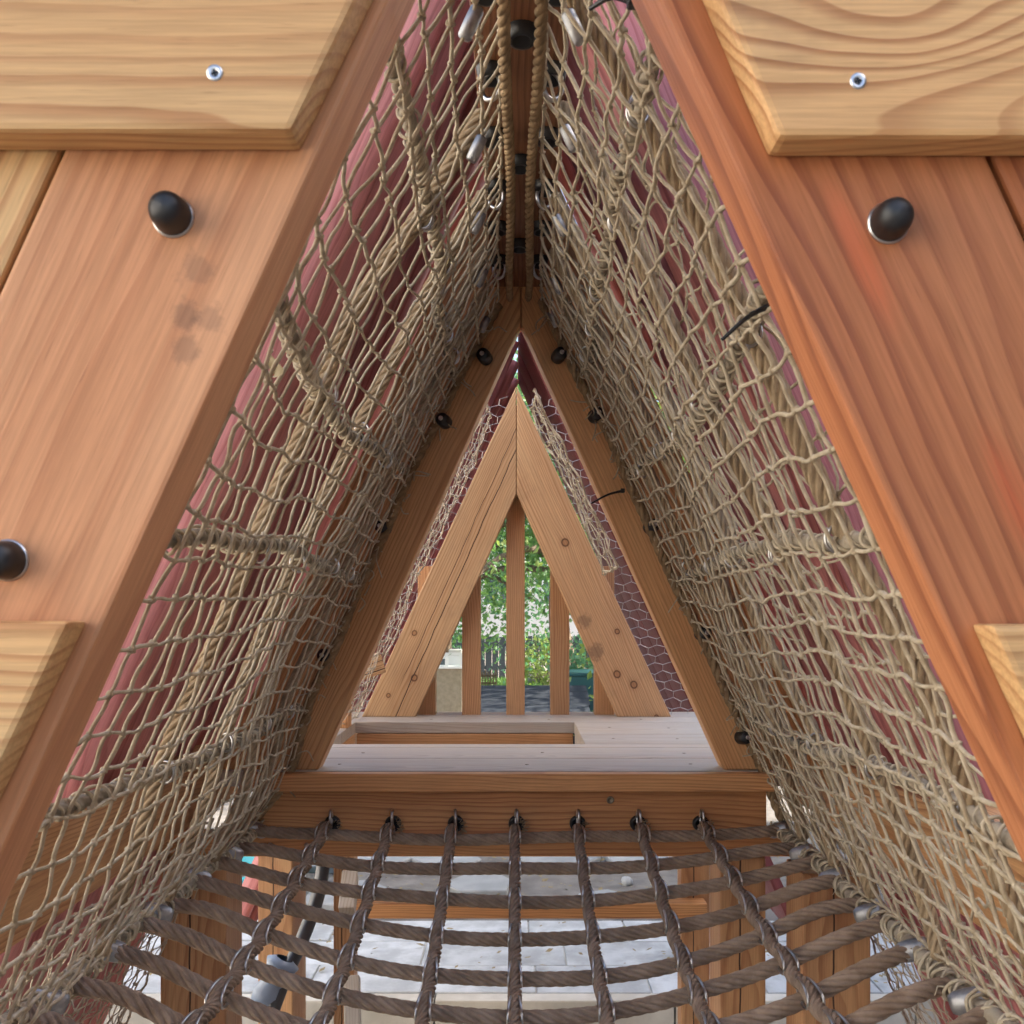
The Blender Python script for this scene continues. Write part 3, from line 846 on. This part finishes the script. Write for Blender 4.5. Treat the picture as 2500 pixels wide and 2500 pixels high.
for i, px in enumerate((812, 960, 1113, 1261, 1410, 1557, 1710)):
    p = W(px, 2010, 1.6775)
    inst('rubber_bush', bush_me, edge, zalign(p, (0, -1, 0)))
    tw = R(rng.uniform(-16, 16)); ct, st_ = math.cos(tw), math.sin(tw)
    inst('steel_eye', eye2_me, edge, Matrix(((st_, 0, ct, p.x), (ct, 0, -st_, 1.663), (0, 1, 0, p.z + .011), (0, 0, 0, 1))))
    inst('collar', collar_me, ham, zalign((XL[i], 1.650, CZ - .366), (0, -1, -.4)))
    bag = Bag()
    for _ in range(26):          # frayed rope end round the bush
        a = rng.uniform(-2.2, 1.0); rr = rng.uniform(.012, .017)
        c = np.array([p.x + rr * .7 * math.cos(a), 1.668, p.z - .004 + rr * .7 * math.sin(a)])
        e = np.array([p.x + rr * 1.25 * math.cos(a), 1.664 + rng.uniform(-.006, .006), p.z - .004 + rr * 1.2 * math.sin(a)])
        bag.tube(np.stack([c, (c + e) / 2 + rng.normal(size=3) * .002, e])[None], .0007, 4)
    bag.build('frayed_end', M_rope_s, ham)['kind'] = 'stuff'

# ---- finer nets: below the side beams, and along the deck beyond the middle gable
def fine(sx, d0, d1, zt, zb, h0, mesh, label, mat, r, name='fine_net', slope=SL, shiftx=0., slack=.1, hexa=.25):
    rows = int(abs(zt - zb) / mesh) + 1; cols = int((d1 - d0) / mesh) + 1
    zi = np.linspace(zt, zb, rows); dj = np.linspace(d0, d1, cols)
    D, Z = np.meshgrid(dj, zi)
    I, J = np.meshgrid(np.arange(rows), np.arange(cols), indexing='ij')
    D = D + np.where((I + J) % 2 == 0, 1, -1) * mesh * hexa
    x = h0 - Z / slope + .008 * fbm(D * 5, Z * 6, 9 + sx)
    K = np.stack([sx * x + shiftx, D, CZ + Z], -1) + rng.normal(size=D.shape + (3,)) * mesh * .07
    root = empty(name, (sx * (h0 - zb / slope), d0, CZ + zb), label, 'net')
    netting('netting', K, mat, root, r, 4, 3, slack, mesh * .10, True)
    bag = Bag()
    for e in (K[0], K[-1], K[:, 0], K[:, -1]):
        bag.tube(smooth_path(e, .01)[None], r * 1.8, 5)
    bag.build('border_cord', mat, root)
    return root
fine(-1, .60, 1.68, -.345, -.80, .33, .024, 'small-meshed pale net below the left side beam', M_twine2, .0010)
fine(1, .60, 1.68, -.345, -.80, .33, .024, 'small-meshed pale net below the right side beam', M_twine2, .0010)
fine(-1, 2.12, 2.48, .44, -.262, .262, .030, 'pale fine net left of the far gable', M_twine2, .0009, hexa=.35)
fine(1, 2.16, 2.46, .46, .08, .255, .036, 'tan fine net hanging right of the far gable', M_twine, .0012, hexa=.35)

# ---- hexagonal wire mesh beside the far gable
def chicken(sx, label):
    root = empty('wire_mesh', (sx * .4, 2.58, CZ + DECK), label, 'wire mesh')
    s = .024
    bag = Bag(); segs = []
    hx = s * math.sqrt(3)
    y = 2.575
    for r_ in range(-14, 24):
        for c_ in range(-14, 15):
            cx = c_ * hx + (hx / 2 if r_ % 2 else 0); cz = r_ * 1.5 * s * .62
            v = [(cx + s * math.cos(math.pi / 6 + k_ * math.pi / 3), cz + s * .62 * math.sin(math.pi / 6 + k_ * math.pi / 3)) for k_ in range(6)]
            for k_ in range(3):
                segs.append((v[k_ + 1], v[(k_ + 2) % 6]))
    A = []; Bp = []
    for a, b in segs:
        m_ = ((a[0] + b[0]) / 2, (a[1] + b[1]) / 2)
        if m_[0] * sx < 0 or m_[1] < DECK or m_[1] > .55: continue
        if abs(m_[0]) < .27 - (m_[1]) / 2.15 - .03: continue
        if abs(m_[0]) > .42 - m_[1] / 2.2: continue
        A.append((a[0] + .003 * math.sin(a[1] * 50), y + .004 * math.sin(a[0] * 30 + a[1] * 22), CZ + a[1] + .002 * math.sin(a[0] * 70)))
        Bp.append((b[0] + .003 * math.sin(b[1] * 50), y + .004 * math.sin(b[0] * 30 + b[1] * 22), CZ + b[1] + .002 * math.sin(b[0] * 70)))
    A = np.array(A); Bp = np.array(Bp)
    t = np.linspace(0, 1, 3)[None, :, None]
    P = A[:, None] * (1 - t) + Bp[:, None] * t
    bag.tube(P, .00085, 5)
    o = bag.build('wire', M_wire, root); o['kind'] = 'stuff'
chicken(-1, 'hexagonal wire mesh in front of pink boards at left of the far gable')
chicken(1, 'hexagonal wire mesh in front of maroon boards at right of the far gable')

# ---- cable ties, dry leaves, handrail
def tie(a, b, label):
    a = np.array(a); b = np.array(b)
    P = smooth_path([a, (a + b) / 2 + np.array([0, -.004, .003]), b], .006)
    w = np.linspace(1, .55, len(P))
    V, F = tubes(P[None], (.0024 * w), 6)
    root = empty('cable_tie', a, label, 'cable tie')
    mesh_np('strap', V, F, M_zip, root)
    bm = bmesh.new(); bmesh.ops.create_cube(bm, size=.007)
    bmesh.ops.bevel(bm, geom=bm.edges[:], offset=.001, segments=1, affect='EDGES')
    from_bm('lock_head', bm, M_zip, root, Matrix.Translation(a))
tie(W(1890, 742, .70), W(1762, 830, .70), 'black cable tie poking from the right net beside the near gable')
tie(W(1520, 1198, 1.66), W(1444, 1229, 1.63), 'black cable tie lying across the right leg of the middle gable')
tie(W(1545, 4, .60), W(1440, 22, .62), 'black cable tie at the top edge beside the right near gable')
def dry_leaf(p, s, rot, label):
    bm = bmesh.new()
    n = 7; rows = []
    for i in range(n):
        u = i / (n - 1)
        w = .45 * math.sin(math.pi * u ** .8) + .02
        rows.append([bm.verts.new((u - .5, -w, .22 * math.sin(u * 5) + .10)), bm.verts.new((u - .5, 0, .12 * math.sin(u * 3))), bm.verts.new((u - .5, w, .18 * math.cos(u * 4) + .05))])
    for i in range(n - 1):
        for j in range(2):
            bm.faces.new((rows[i][j], rows[i + 1][j], rows[i + 1][j + 1], rows[i][j + 1]))
    M = Matrix.Translation(p) @ rot.to_matrix().to_4x4() @ Matrix.Scale(s, 4)
    o = from_bm('dry_leaf', bm, M_leaf_dry, None, M, True)
    tag(o, label, 'leaf')
from mathutils import Euler
dry_leaf(W(1078, 650, 1.22), .034, Euler((.4, 1.2, .5)), 'curled brown dry leaf caught high in the left net')
dry_leaf(W(662, 890, .78), .026, Euler((1.2, .4, 1.5)), 'dry leaf in the left net beside the near gable')

hr = empty('handrail', (-.45, 2.2, GZ), 'dark steel handrail with pale sleeve at lower left behind the hammock', 'handrail')
M_dsteel = plain('dark_painted_steel', (.07, .072, .075), (.10, .10, .105), 10, .32, .6)
M_sleeve = plain('pale_plastic_sleeve', (.22, .28, .38), (.17, .22, .31), 10, .35)
pts = [W(800, 1900, 2.30), W(792, 2080, 2.28), W(775, 2190, 2.25), W(735, 2300, 2.2), W(690, 2400, 2.15), W(640, 2560, 2.1), W(615, 2800, 2.1), W(612, 3130, 2.1)]
mesh_np('tube', *tubes(smooth_path([list(p) for p in pts], .012)[None], .0155, 16), M_dsteel, hr)
lathe('sleeve', M_sleeve, hr, [(.016, -.055), (.030, -.050), (.034, -.02), (.026, .0), (.030, .03), (.036, .045), (.018, .055)], zalign(W(668, 2400, 2.148), (.45, .1, 1)), 20)

# ================================================================== THE GARDEN
M_ground = plain('sandy_ground', (.30, .26, .21), (.20, .17, .135), 1.5, .95, bump=.6, bscale=25)
M_soil = plain('grey_soil', (.115, .10, .085), (.19, .17, .15), 6, .95, bump=1, bscale=40)
M_slab = plain('concrete_slab', (.48, .49, .485), (.31, .315, .31), 9, .85, bump=.6, bscale=80, vary=.22)
M_kerb = plain('cream_stone_kerb', (.55, .51, .43), (.42, .38, .31), 6, .9, bump=.5, bscale=50)
M_flag = plain('grey_flagstone', (.30, .30, .29), (.22, .225, .22), 6, .85, bump=.7, bscale=30, vary=.2)
M_stone = plain('rubble_stone', (.26, .24, .21), (.17, .155, .14), 9, .9, bump=.8, bscale=40, vary=.3)
M_greyplank = plain('weathered_grey_plank', (.050, .056, .066), (.030, .034, .041), 12, .95, bump=.5, bscale=60, stretch=(1, 6, 6), vary=.25, spec=.08)
M_teal = plain('dark_teal_paint', (.008, .06, .065), (.010, .075, .08), 5, .5)
M_fence = plain('dark_grey_fence_paint', (.055, .062, .075), (.08, .088, .10), 6, .8, stretch=(8, 8, 1), vary=.3)
M_house = plain('pale_render', (.62, .61, .58), (.54, .53, .50), 1.2, .9)
M_glass = plain('window_glass', (.06, .08, .09), (.10, .13, .14), 1, .12)
M_white = plain('white_paint', (.75, .75, .73), None, 1, .6)
M_ply = plain('pale_plywood', (.34, .28, .20), (.26, .21, .14), 3, .8, stretch=(6, 6, 1))
M_bark = plain('tree_bark', (.17, .125, .085), (.09, .068, .048), 14, .95, bump=1, bscale=30, stretch=(3, 3, 1))
M_turq = plain('turquoise_plastic', (.03, .36, .40), (.04, .40, .44), 4, .35)

gm = bmesh.new()
bmesh.ops.create_grid(gm, x_segments=2, y_segments=2, size=300)
g = from_bm('ground', gm, M_ground, None, Matrix.Translation((0, 100, GZ)))
tag(g, kind='structure')
def patch(name, mat, x0, x1, y0, y1, z, nx, ny, amp, kind='structure', edge=.12):
    xs = np.linspace(x0, x1, nx); ys = np.linspace(y0, y1, ny)
    X, Y = np.meshgrid(xs, ys)
    e = np.minimum(np.minimum(X - x0, x1 - X), np.minimum(Y - y0, y1 - Y))
    f = np.clip(e / edge, 0, 1)
    Z = GZ - .02 + (z - GZ + .02) * f + f * amp * (fbm(X * 3, Y * 3, 2) + .5 * fbm(X * 11, Y * 9, 5) + .3 * rng.normal(size=X.shape))
    V = np.stack([X, Y, Z], -1).reshape(-1, 3)
    a = (np.arange(ny - 1)[:, None] * nx + np.arange(nx - 1)[None]).ravel()
    o = mesh_np(name, V, np.stack([a, a + 1, a + nx + 1, a + nx], 1), mat)
    return tag(o, kind=kind)
patch('soil_bed', M_soil, -3.2, 3.4, 4.78, 8.6, -.005, 120, 80, .010)
pave = empty('paving', (0, 3.87, GZ), kind='structure')
beam('mortar_bed', M_kerb, pave, (-3.0, 4.345, -.055), (3.2, 4.345, -.055), .888, .094, (0, 0, 1), 0)
for r_, (y0, y1) in enumerate(((3.90, 4.19), (4.20, 4.49), (4.50, 4.79))):
    xx = -3.0 + .21 * r_
    while xx < 3.0:
        w = (.44, .60, .44)[r_]
        M = frame((xx + w / 2, (y0 + y1) / 2, -.030 + rng.normal() * .0015), (1, 0, 0), (0, 0, 1))
        timber('slab', M_slab, pave, M, rect(w - .006, y1 - y0 + .002), .06, .003, 1)
        xx += w
xx = -3.0
while xx < 3.0:
    beam('kerb_stone', M_kerb, pave, (xx, 3.858, -.052), (xx + .894, 3.858, -.052), .075, .10, (0, 0, 1), .006)
    xx += .9
flags = empty('stepping_stones', (0, 5.2, -.01), kind='structure')
for (px, py, sx_, n) in ((1170, 2170, .20, 6), (840, 2200, .28, 5), (1350, 2105, .26, 6), (930, 2105, .25, 5), (1100, 2110, .22, 6), (1560, 2100, .24, 5), (800, 2110, .24, 5), (1480, 2205, .12, 5)):
    d = CZ * 2500 / (py - 1480)
    c = W(px, py, d)
    poly = [(sx_ * rng.uniform(.75, 1.1) * math.cos(a), sx_ * rng.uniform(.75, 1.1) * math.sin(a)) for a in [2 * math.pi * (k_ + rng.uniform(-.2, .2)) / n for k_ in range(n)]]
    timber('flagstone', M_flag, flags, frame((c.x, c.y, .016), (1, .1, 0), (0, .0, 1)), poly, .04, .006, 1)
def pebble(name, c, s, mat, label=None, cat=None, group=None, parent=None):
    bm = bmesh.new()
    bmesh.ops.create_icosphere(bm, subdivisions=2, radius=1)
    ph = rng.uniform(0, 6, 3)
    for v in bm.verts:
        v.co *= 1 + .16 * math.sin(v.co.x * 3 + ph[0]) + .12 * math.sin(v.co.y * 4 + ph[1]) + .1 * math.sin(v.co.z * 5 + ph[2])
    M = Matrix.Translation(c) @ Euler(tuple(rng.uniform(0, 6, 3))).to_matrix().to_4x4() @ Matrix.Diagonal((s, s * .8, s * .6, 1))
    o = from_bm(name, bm, mat, parent, M, True)
    if label: tag(o, label, cat, group)
    return o
pebble('stone', W(1530, 2152, 5.42), .034, M_slab, 'pale round stone lying on the soil behind the hammock', 'stone')
pebble('stone', W(1418, 2190, 5.15), .022, M_slab, 'small whitish stone on the soil nearer the paving', 'stone')
# litter on the soil: twigs, crumbs, fallen leaves
bag = Bag()
for _ in range(1100):
    x, y = rng.uniform(-1.6, 1.6), rng.uniform(4.8, 6.6)
    if _ > 900: y = rng.uniform(3.95, 4.8)
    s = rng.uniform(.006, .022); a = rng.uniform(0, 6)
    u = np.array([math.cos(a), math.sin(a), rng.uniform(-.2, .4)]) * s; w_ = np.array([-math.sin(a), math.cos(a), rng.uniform(-.2, .4)]) * s * .6
    c = np.array([x, y, .012 + rng.uniform(0, .008)])
    bag.add(np.stack([c - u, c + w_, c + u, c - w_]), np.array([[0, 1, 2, 3]]))
o = bag.build('leaf_litter', M_leaf_dry, None, False); tag(o, 'brown leaf litter scattered on the soil', 'leaf litter', kind='stuff')

tub = lathe('paddling_tub', M_turq, None, [(0, .01), (.42, .01), (.46, .05), (.50, .20), (.54, .23), (.54, .26), (.50, .26), (.46, .20), (.42, .06), (0, .05)], Matrix.Translation((-1.62, 5.35, GZ)), 32)
tag(tub, 'turquoise round plastic tub on the ground behind the left posts', 'tub')

# unseen house added on the right to block the sun from the play structure
nb_ = empty('added_house', (9, -5, GZ), 'tall dark brick house added out of view on the right to shade the play structure', 'house')
beam('wall', plain('dark_brick', (.13, .075, .055), (.09, .055, .042), 3, .9, bump=.3), nb_, (10.5, -14, 4.9), (10.5, 7.4, 4.9), 10.0, 5.0, (1, 0, 0), 0)
for i in range(5):
    for j in range(3):
        c = Vector((7.99, -11.5 + i * 4.1, 1.6 + j * 2.7))
        w_ = beam('window', M_white, nb_, (c.x, c.y - .6, c.z), (c.x, c.y + .6, c.z), 1.5, .06, (-1, 0, 0), .01)
        beam('pane', M_glass, w_, (c.x - .034, c.y - .5, c.z), (c.x - .034, c.y + .5, c.z), 1.3, .01, (-1, 0, 0), 0)
gw = empty('added_house', (-6, -3, GZ), 'white rendered house added out of view on the left to bounce sunlight onto the play structure', 'house')  # unseen pale house, added so its sunlit wall bounces light in from the left
beam('wall', plain('white_render', (.80, .79, .76), (.74, .73, .70), 1.2, .9), gw, (-8.0, -11, 2.9), (-8.0, 6.5, 2.9), 6.0, 4.0, (1, 0, 0), 0)
for i in range(5):
    c = Vector((-5.99, -8.5 + i * 3.1, 3.8))
    w_ = beam('window', M_white, gw, (c.x, c.y - .5, c.z), (c.x, c.y + .5, c.z), 1.3, .06, (1, 0, 0), .01)
    beam('pane', M_glass, w_, (c.x + .034, c.y - .42, c.z), (c.x + .034, c.y + .42, c.z), 1.12, .01, (1, 0, 0), 0)
# play hut with grey plank lid
hut = empty('plank_hut', (.27, 8.2, GZ), 'low hut with a sloping lid of weathered grey planks', 'hut')
hz0 = CZ - (1755 - 1480) * 7.6 / 2500 - .06; hz1 = CZ - (1676 - 1480) * 8.6 / 2500
nb = 6
for i in range(nb):
    t0, t1 = i / nb, (i + 1) / nb
    p0 = np.array([7.45 + (8.6 - 7.45) * t0, hz0 + (hz1 - hz0) * t0]); p1 = np.array([7.45 + (8.6 - 7.45) * t1, hz0 + (hz1 - hz0) * t1])
    c = (p0 + p1) / 2
    n_ = Vector((0, -(hz1 - hz0), 1.15)).normalized()
    xr = .60 - .03 * (1 - t0)
    beam('lid_plank', M_greyplank, hut, (-.34 + rng.uniform(-.01, .01), c[0], c[1]), (xr + .02 * rng.uniform(-.3, .3), c[0], c[1]), np.linalg.norm(p1 - p0) - .006, .022, n_, .002)
for (x, y) in ((-.30, 7.55), (.54, 7.55), (-.30, 8.5), (.56, 8.5)):
    zt = hz0 + (hz1 - hz0) * (y - 7.45) / 1.15 - .02
    beam('leg', M_greyplank, hut, (x, y, GZ), (x, y, zt), .07, .07, (0, -1, 0), .003)
for k_ in range(5):
    beam('wall_plank', M_greyplank, hut, (-.26, 8.53, GZ + .12 + k_ * .15), (.52, 8.53, GZ + .12 + k_ * .15), .14, .02, (0, -1, 0), .002)
# teal storage box
bx = empty('storage_box', (.62, 9.3, GZ), 'dark teal painted storage box behind the grey plank hut', 'box')
zt = CZ - (1643 - 1480) * 9.0 / 2500
beam('body', M_teal, bx, (.475, 9.3, (GZ + zt - .03) / 2), (.95, 9.3, (GZ + zt - .03) / 2), zt - .03 - GZ, .6, (0, -1, 0), .01)
beam('lid', M_teal, bx, (.465, 9.3, zt - .014), (.96, 9.3, zt - .014), .63, .027, (0, 0, 1), .006)
# small plant in front of the box
def leaf_cloud(centres, normals_bias, size, n_per, spread, mat, name, parent, seed=0):
    r_ = np.random.default_rng(seed)
    C = np.repeat(np.asarray(centres, float), n_per, 0)
    C = C + r_.normal(size=C.shape) * spread
    n = len(C)
    d = r_.normal(size=(n, 3)); d[:, 2] -= .35; d /= np.linalg.norm(d, axis=1, keepdims=True)
    u = np.cross(d, r_.normal(size=(n, 3))); u /= np.linalg.norm(u, axis=1, keepdims=True)
    w_ = np.cross(d, u)
    s = size * r_.uniform(.55, 1.3, size=(n, 1))
    a = C - d * s * .5; b = C + d * s * .5
    l = C + u * s * .30 + w_ * s * .10 - d * s * .05; rr = C - u * s * .30 + w_ * s * .10 - d * s * .05
    V = np.stack([a, l, b, rr], 1).reshape(-1, 3)
    i0 = np.arange(n) * 4
    F = np.concatenate([np.stack([i0, i0 + 1, i0 + 2], 1), np.stack([i0, i0 + 2, i0 + 3], 1)])
    return mesh_np(name, V, F, mat, parent, False)
def leafmat(name, c1, c2, trans=.45):
    mat = bpy.data.materials.new(name)
    k = NT(mat)
    geo = k.n.new('ShaderNodeNewGeometry')
    f = geo.outputs['Random Per Island']
    c = k.mix(f, c1, c2)
    k.color(c); k.rough(.45)
    tr = k.n.new('ShaderNodeBsdfTranslucent')
    k._in(tr.inputs[0], k.mix(.5, c, (c2[0] * 1.8, c2[1] * 1.9, c2[2] * .9)))
    mx = k.n.new('ShaderNodeMixShader'); mx.inputs[0].default_value = trans
    out = k.n['Material Output']
    k.t.links.new(k.bsdf.outputs[0], mx.inputs[1]); k.t.links.new(tr.outputs[0], mx.inputs[2]); k.t.links.new(mx.outputs[0], out.inputs[0])
    return mat
L_mid = leafmat('mid_green_leaves', (.06, .15, .06), (.13, .24, .08))
L_teal = leafmat('blue_green_leaves', (.045, .14, .095), (.10, .22, .13))
L_lime = leafmat('yellow_green_leaves', (.13, .21, .05), (.22, .28, .08))
L_grass = leafmat('grass_blades', (.06, .15, .03), (.11, .21, .05), .3)

def tree(x, y, h, cr, label, lm, n_clump=260, per=26, leaf=.09, cz=None, group='trees behind the play deck', flat=.8, droop=0, seed=1):
    r_ = np.random.default_rng(seed)
    root = empty('tree', (x, y, GZ), label, 'tree', group)
    bag = Bag()
    cz = cz or h * .62
    tip = np.array([x + .2 * r_.normal(), y, GZ + h * .85])
    trunk = smooth_path([[x, y, GZ], [x + .08 * h * r_.normal() * .3, y, GZ + h * .3], [x, y + .1, GZ + h * .6], tip], .15)
    tr = np.linspace(h * .030, h * .006, len(trunk)); tr[0] *= 1.35
    bag.tube(trunk[None], tr, 10)
    cl = []
    for i in range(18):
        s = trunk[int(len(trunk) * r_.uniform(.35, .95))]
        a = r_.uniform(0, 2 * np.pi)
        L = cr * r_.uniform(.55, 1.0)
        e = s + np.array([math.cos(a) * L, math.sin(a) * L, L * r_.uniform(-.1, .6) - droop * L])
        m_ = (s + e) / 2 + np.array([0, 0, .15 * L])
        P = smooth_path([s, m_, e], .15)
        bag.tube(P[None], np.linspace(h * .011, h * .002, len(P)), 6)
        for q in range(int(n_clump / 18)):
            c = P[int(len(P) * r_.uniform(.35, .999))] + r_.normal(size=3) * cr * .22 * np.array([1, 1, .7])
            cl.append(c)
    bag.build('trunk', M_bark, root)
    leaf_cloud(cl, None, leaf, per, cr * .085, lm, 'crown', root, seed + 50)
    return root
tree(.80, 11.5, 5.2, 2.0, 'leafy green tree seen between the balusters right of centre', L_mid, 360, 44, .075, droop=.55, seed=3)
tree(-.95, 13.5, 5.5, 2.0, 'blue green tree seen through the balusters left of centre', L_teal, 300, 40, .075, droop=.4, seed=4)
tree(2.6, 9.0, 5.0, 2.0, 'yellow green tree visible in the gap beside the right gable leg', L_lime, 300, 30, .08, droop=.5, seed=5)
tree(1.8, 17.0, 7.0, 3.0, 'tall tree beyond the teal storage box', L_mid, 330, 30, .12, droop=.4, seed=6)
tree(-4.0, 16.0, 7.5, 3.2, 'broad tree behind the left roof slope', L_mid, 300, 26, .12, droop=.3, seed=8)
# shrubs
def shrub(x, y, z, r0, label, lm, leaf=.06, n=60, per=22, seed=1):
    r_ = np.random.default_rng(seed)
    root = empty('shrub', (x, y, GZ), label, 'shrub', 'shrubs in the garden')
    c = r_.normal(size=(n, 3)); c /= np.linalg.norm(c, axis=1, keepdims=True)
    c = c * (r_.uniform(.4, 1, size=(n, 1)) ** .5) * np.array([r0, r0, r0 * .8]) + np.array([x, y, z])
    bag = Bag()
    for i in range(0, n, 4):
        bag.tube(smooth_path([[x, y, GZ], [(x + c[i, 0]) / 2, (y + c[i, 1]) / 2, (GZ + c[i, 2]) / 2 + .1], c[i]], .08)[None], .008, 5)
    bag.build('stems', M_bark, root)
    leaf_cloud(c, None, leaf, per, r0 * .16, lm, 'foliage', root, seed + 9)
shrub(-1.35, 14.5, .95, .75, 'dark green shrub left of the pale play kitchen', L_teal, .07, 70, 22, 2)
shrub(.62, 19.0, .45, .55, 'pale bush standing before the rubble stone wall', L_lime, .08, 60, 22, 3)
shrub(1.35, 12.5, .75, .65, 'round green shrub behind the teal storage box', L_mid, .06, 70, 24, 4)
shrub(.75, 9.9, .9, .38, 'leafy shrub leaning over the back of the teal box', L_teal, .06, 45, 22, 5)
shrub(.58, 8.95, .30, .13, 'small broad-leaved plant against the front of the teal box', L_lime, .10, 10, 5, 6)
# lawn
def lawn(x0, x1, y0, y1, n):
    r_ = np.random.default_rng(77)
    C = np.stack([r_.uniform(x0, x1, n), r_.uniform(y0, y1, n), np.full(n, GZ)], 1)
    a = r_.uniform(0, 2 * np.pi, n); h = r_.uniform(.05, .13, n)
    s = np.stack([np.cos(a), np.sin(a), 0 * a], 1) * .010
    t = C + np.stack([r_.normal(size=n) * .03, r_.normal(size=n) * .03, h], 1)
    V = np.stack([C - s, C + s, t], 1).reshape(-1, 3)
    o = mesh_np('lawn', V, (np.arange(n)[:, None] * 3 + np.arange(3)[None]), L_grass, None, False)
    tag(o, 'bright green lawn beyond the grey plank hut', 'grass', kind='stuff')
lawn(-3.5, 4.5, 14.5, 21.5, 60000)
# rubble bank
bank = [(x, 20.3 + .25 * math.sin(x * 9), GZ + .1 + .12 * (i % 3)) for i, x in enumerate(np.linspace(.1, 2.2, 26))]
bw = empty('rubble_wall', (1.1, 20.3, GZ), 'low rubble stone wall at the far edge of the lawn', 'wall')
for c in bank:
    pebble('stone', c, rng.uniform(.10, .17), M_stone, parent=bw)
# dark fence of boards
fz = CZ - (1553 - 1480) * 22 / 2500
fence = empty('board_fence', (0, 22, GZ), 'dark grey board fence across the end of the garden', 'fence')
for i in range(60):
    x = -4.2 + i * .145
    beam('board', M_fence, fence, (x, 22 + .012 * (i % 2), GZ), (x, 22 + .012 * (i % 2), fz + rng.normal() * .012), .135, .02, (0, -1, 0), 0)
for z in (.15, .65):
    beam('rail', M_fence, fence, (-4.3, 22.045, z), (4.4, 22.045, z), .08, .03, (0, -1, 0), 0)
# small picket fence
pk = empty('picket_fence', (-.45, 16, GZ), 'short dark picket fence at the lawn edge', 'fence')
for i in range(7):
    x = W(1172 + i * 6.5, 1680, 16).x
    beam('picket', M_bark, pk, (x, 16, GZ), (x, 16, CZ - (1636 - 1480 + (i % 2) * 4) * 16 / 2500), .024, .018, (0, -1, 0), 0)
for py in (1650, 1668):
    beam('rail', M_bark, pk, (W(1168, py, 16).x, 16.02, W(0, py, 16).z), (W(1214, py, 16).x, 16.02, W(0, py, 16).z), .03, .018, (0, -1, 0), 0)
# play kitchen
kt = empty('play_kitchen', (-.75, 12, GZ), 'pale wooden play kitchen with a small dark opening', 'play kitchen')
kx0, kx1 = W(1040, 0, 12).x, W(1128, 0, 12).x
ktop = CZ - (1632 - 1480) * 12 / 2500
beam('counter_front', M_ply, kt, (kx0, 12, (GZ + ktop) / 2), (kx1, 12, (GZ + ktop) / 2), ktop - GZ, .03, (0, -1, 0), .003)
beam('worktop', M_white, kt, (kx0 - .02, 12.15, ktop + .012), (kx1 + .02, 12.15, ktop + .012), .40, .024, (0, 0, 1), .003)
u0 = CZ - (1606 - 1480) * 12 / 2500
beam('shelf_back', M_white, kt, (kx0, 12.3, (ktop + u0) / 2), (kx1, 12.3, (ktop + u0) / 2), u0 - ktop + .02, .02, (0, -1, 0), .002)
for px in (1065, 1090, 1125):
    x = W(px, 0, 12).x
    beam('upright', M_white, kt, (x, 12.02, ktop + .02), (x, 12.02, u0 + .03), .035, .03, (0, -1, 0), .002)
beam('top_rail', M_white, kt, (kx0, 12.02, u0 + .045), (kx1, 12.02, u0 + .045), .03, .035, (0, -1, 0), .002)
beam('dark_opening', M_glass, kt, (W(1070, 0, 12).x, 12.285, (ktop + u0) / 2), (W(1086, 0, 12).x, 12.285, (ktop + u0) / 2), .07, .006, (0, -1, 0), 0)
# pale stack beside it
o = beam('planter_tower', M_house, None, (W(1112, 0, 13).x, 13, GZ), (W(1112, 0, 13).x, 13, CZ - (1585 - 1480) * 13 / 2500), .16, .2, (0, -1, 0), .01)
tag(o, 'pale upright planter tower behind the play kitchen', 'planter')
# house behind
hs = empty('house', (-4, 36, GZ), 'pale rendered house far behind the trees', 'house')
beam('wall', M_house, hs, (-11, 37, 3.9), (3.2, 37, 3.9), 8, 1.0, (0, -1, 0), 0)
for i in range(6):
    for j in range(2):
        c = Vector((-9 + i * 2.1, 36.49, 2.2 + j * 2.9))
        w_ = beam('window', M_white, hs, (c.x - .55, c.y, c.z), (c.x + .55, c.y, c.z), 1.5, .06, (0, -1, 0), .01)
        for sx in (-1, 1):
            beam('pane', M_glass, w_, (c.x + sx * .26 - .22, c.y - .034, c.z), (c.x + sx * .26 + .22, c.y - .034, c.z), 1.3, .01, (0, -1, 0), 0)
bm = bmesh.new()
vv = [bm.verts.new(v) for v in ((-11.4, 36, 7.9), (3.6, 36, 7.9), (3.6, 40, 10.5), (-11.4, 40, 10.5), (3.6, 44, 7.9), (-11.4, 44, 7.9))]
bm.faces.new((vv[0], vv[1], vv[2], vv[3])); bm.faces.new((vv[3], vv[2], vv[4], vv[5])); bm.faces.new((vv[1], vv[4], vv[2])); bm.faces.new((vv[0], vv[3], vv[5])); bm.faces.new((vv[0], vv[5], vv[4], vv[1]))
from_bm('roof', bm, plain('slate_roof', (.10, .10, .11), (.07, .07, .075), 3, .8), hs)
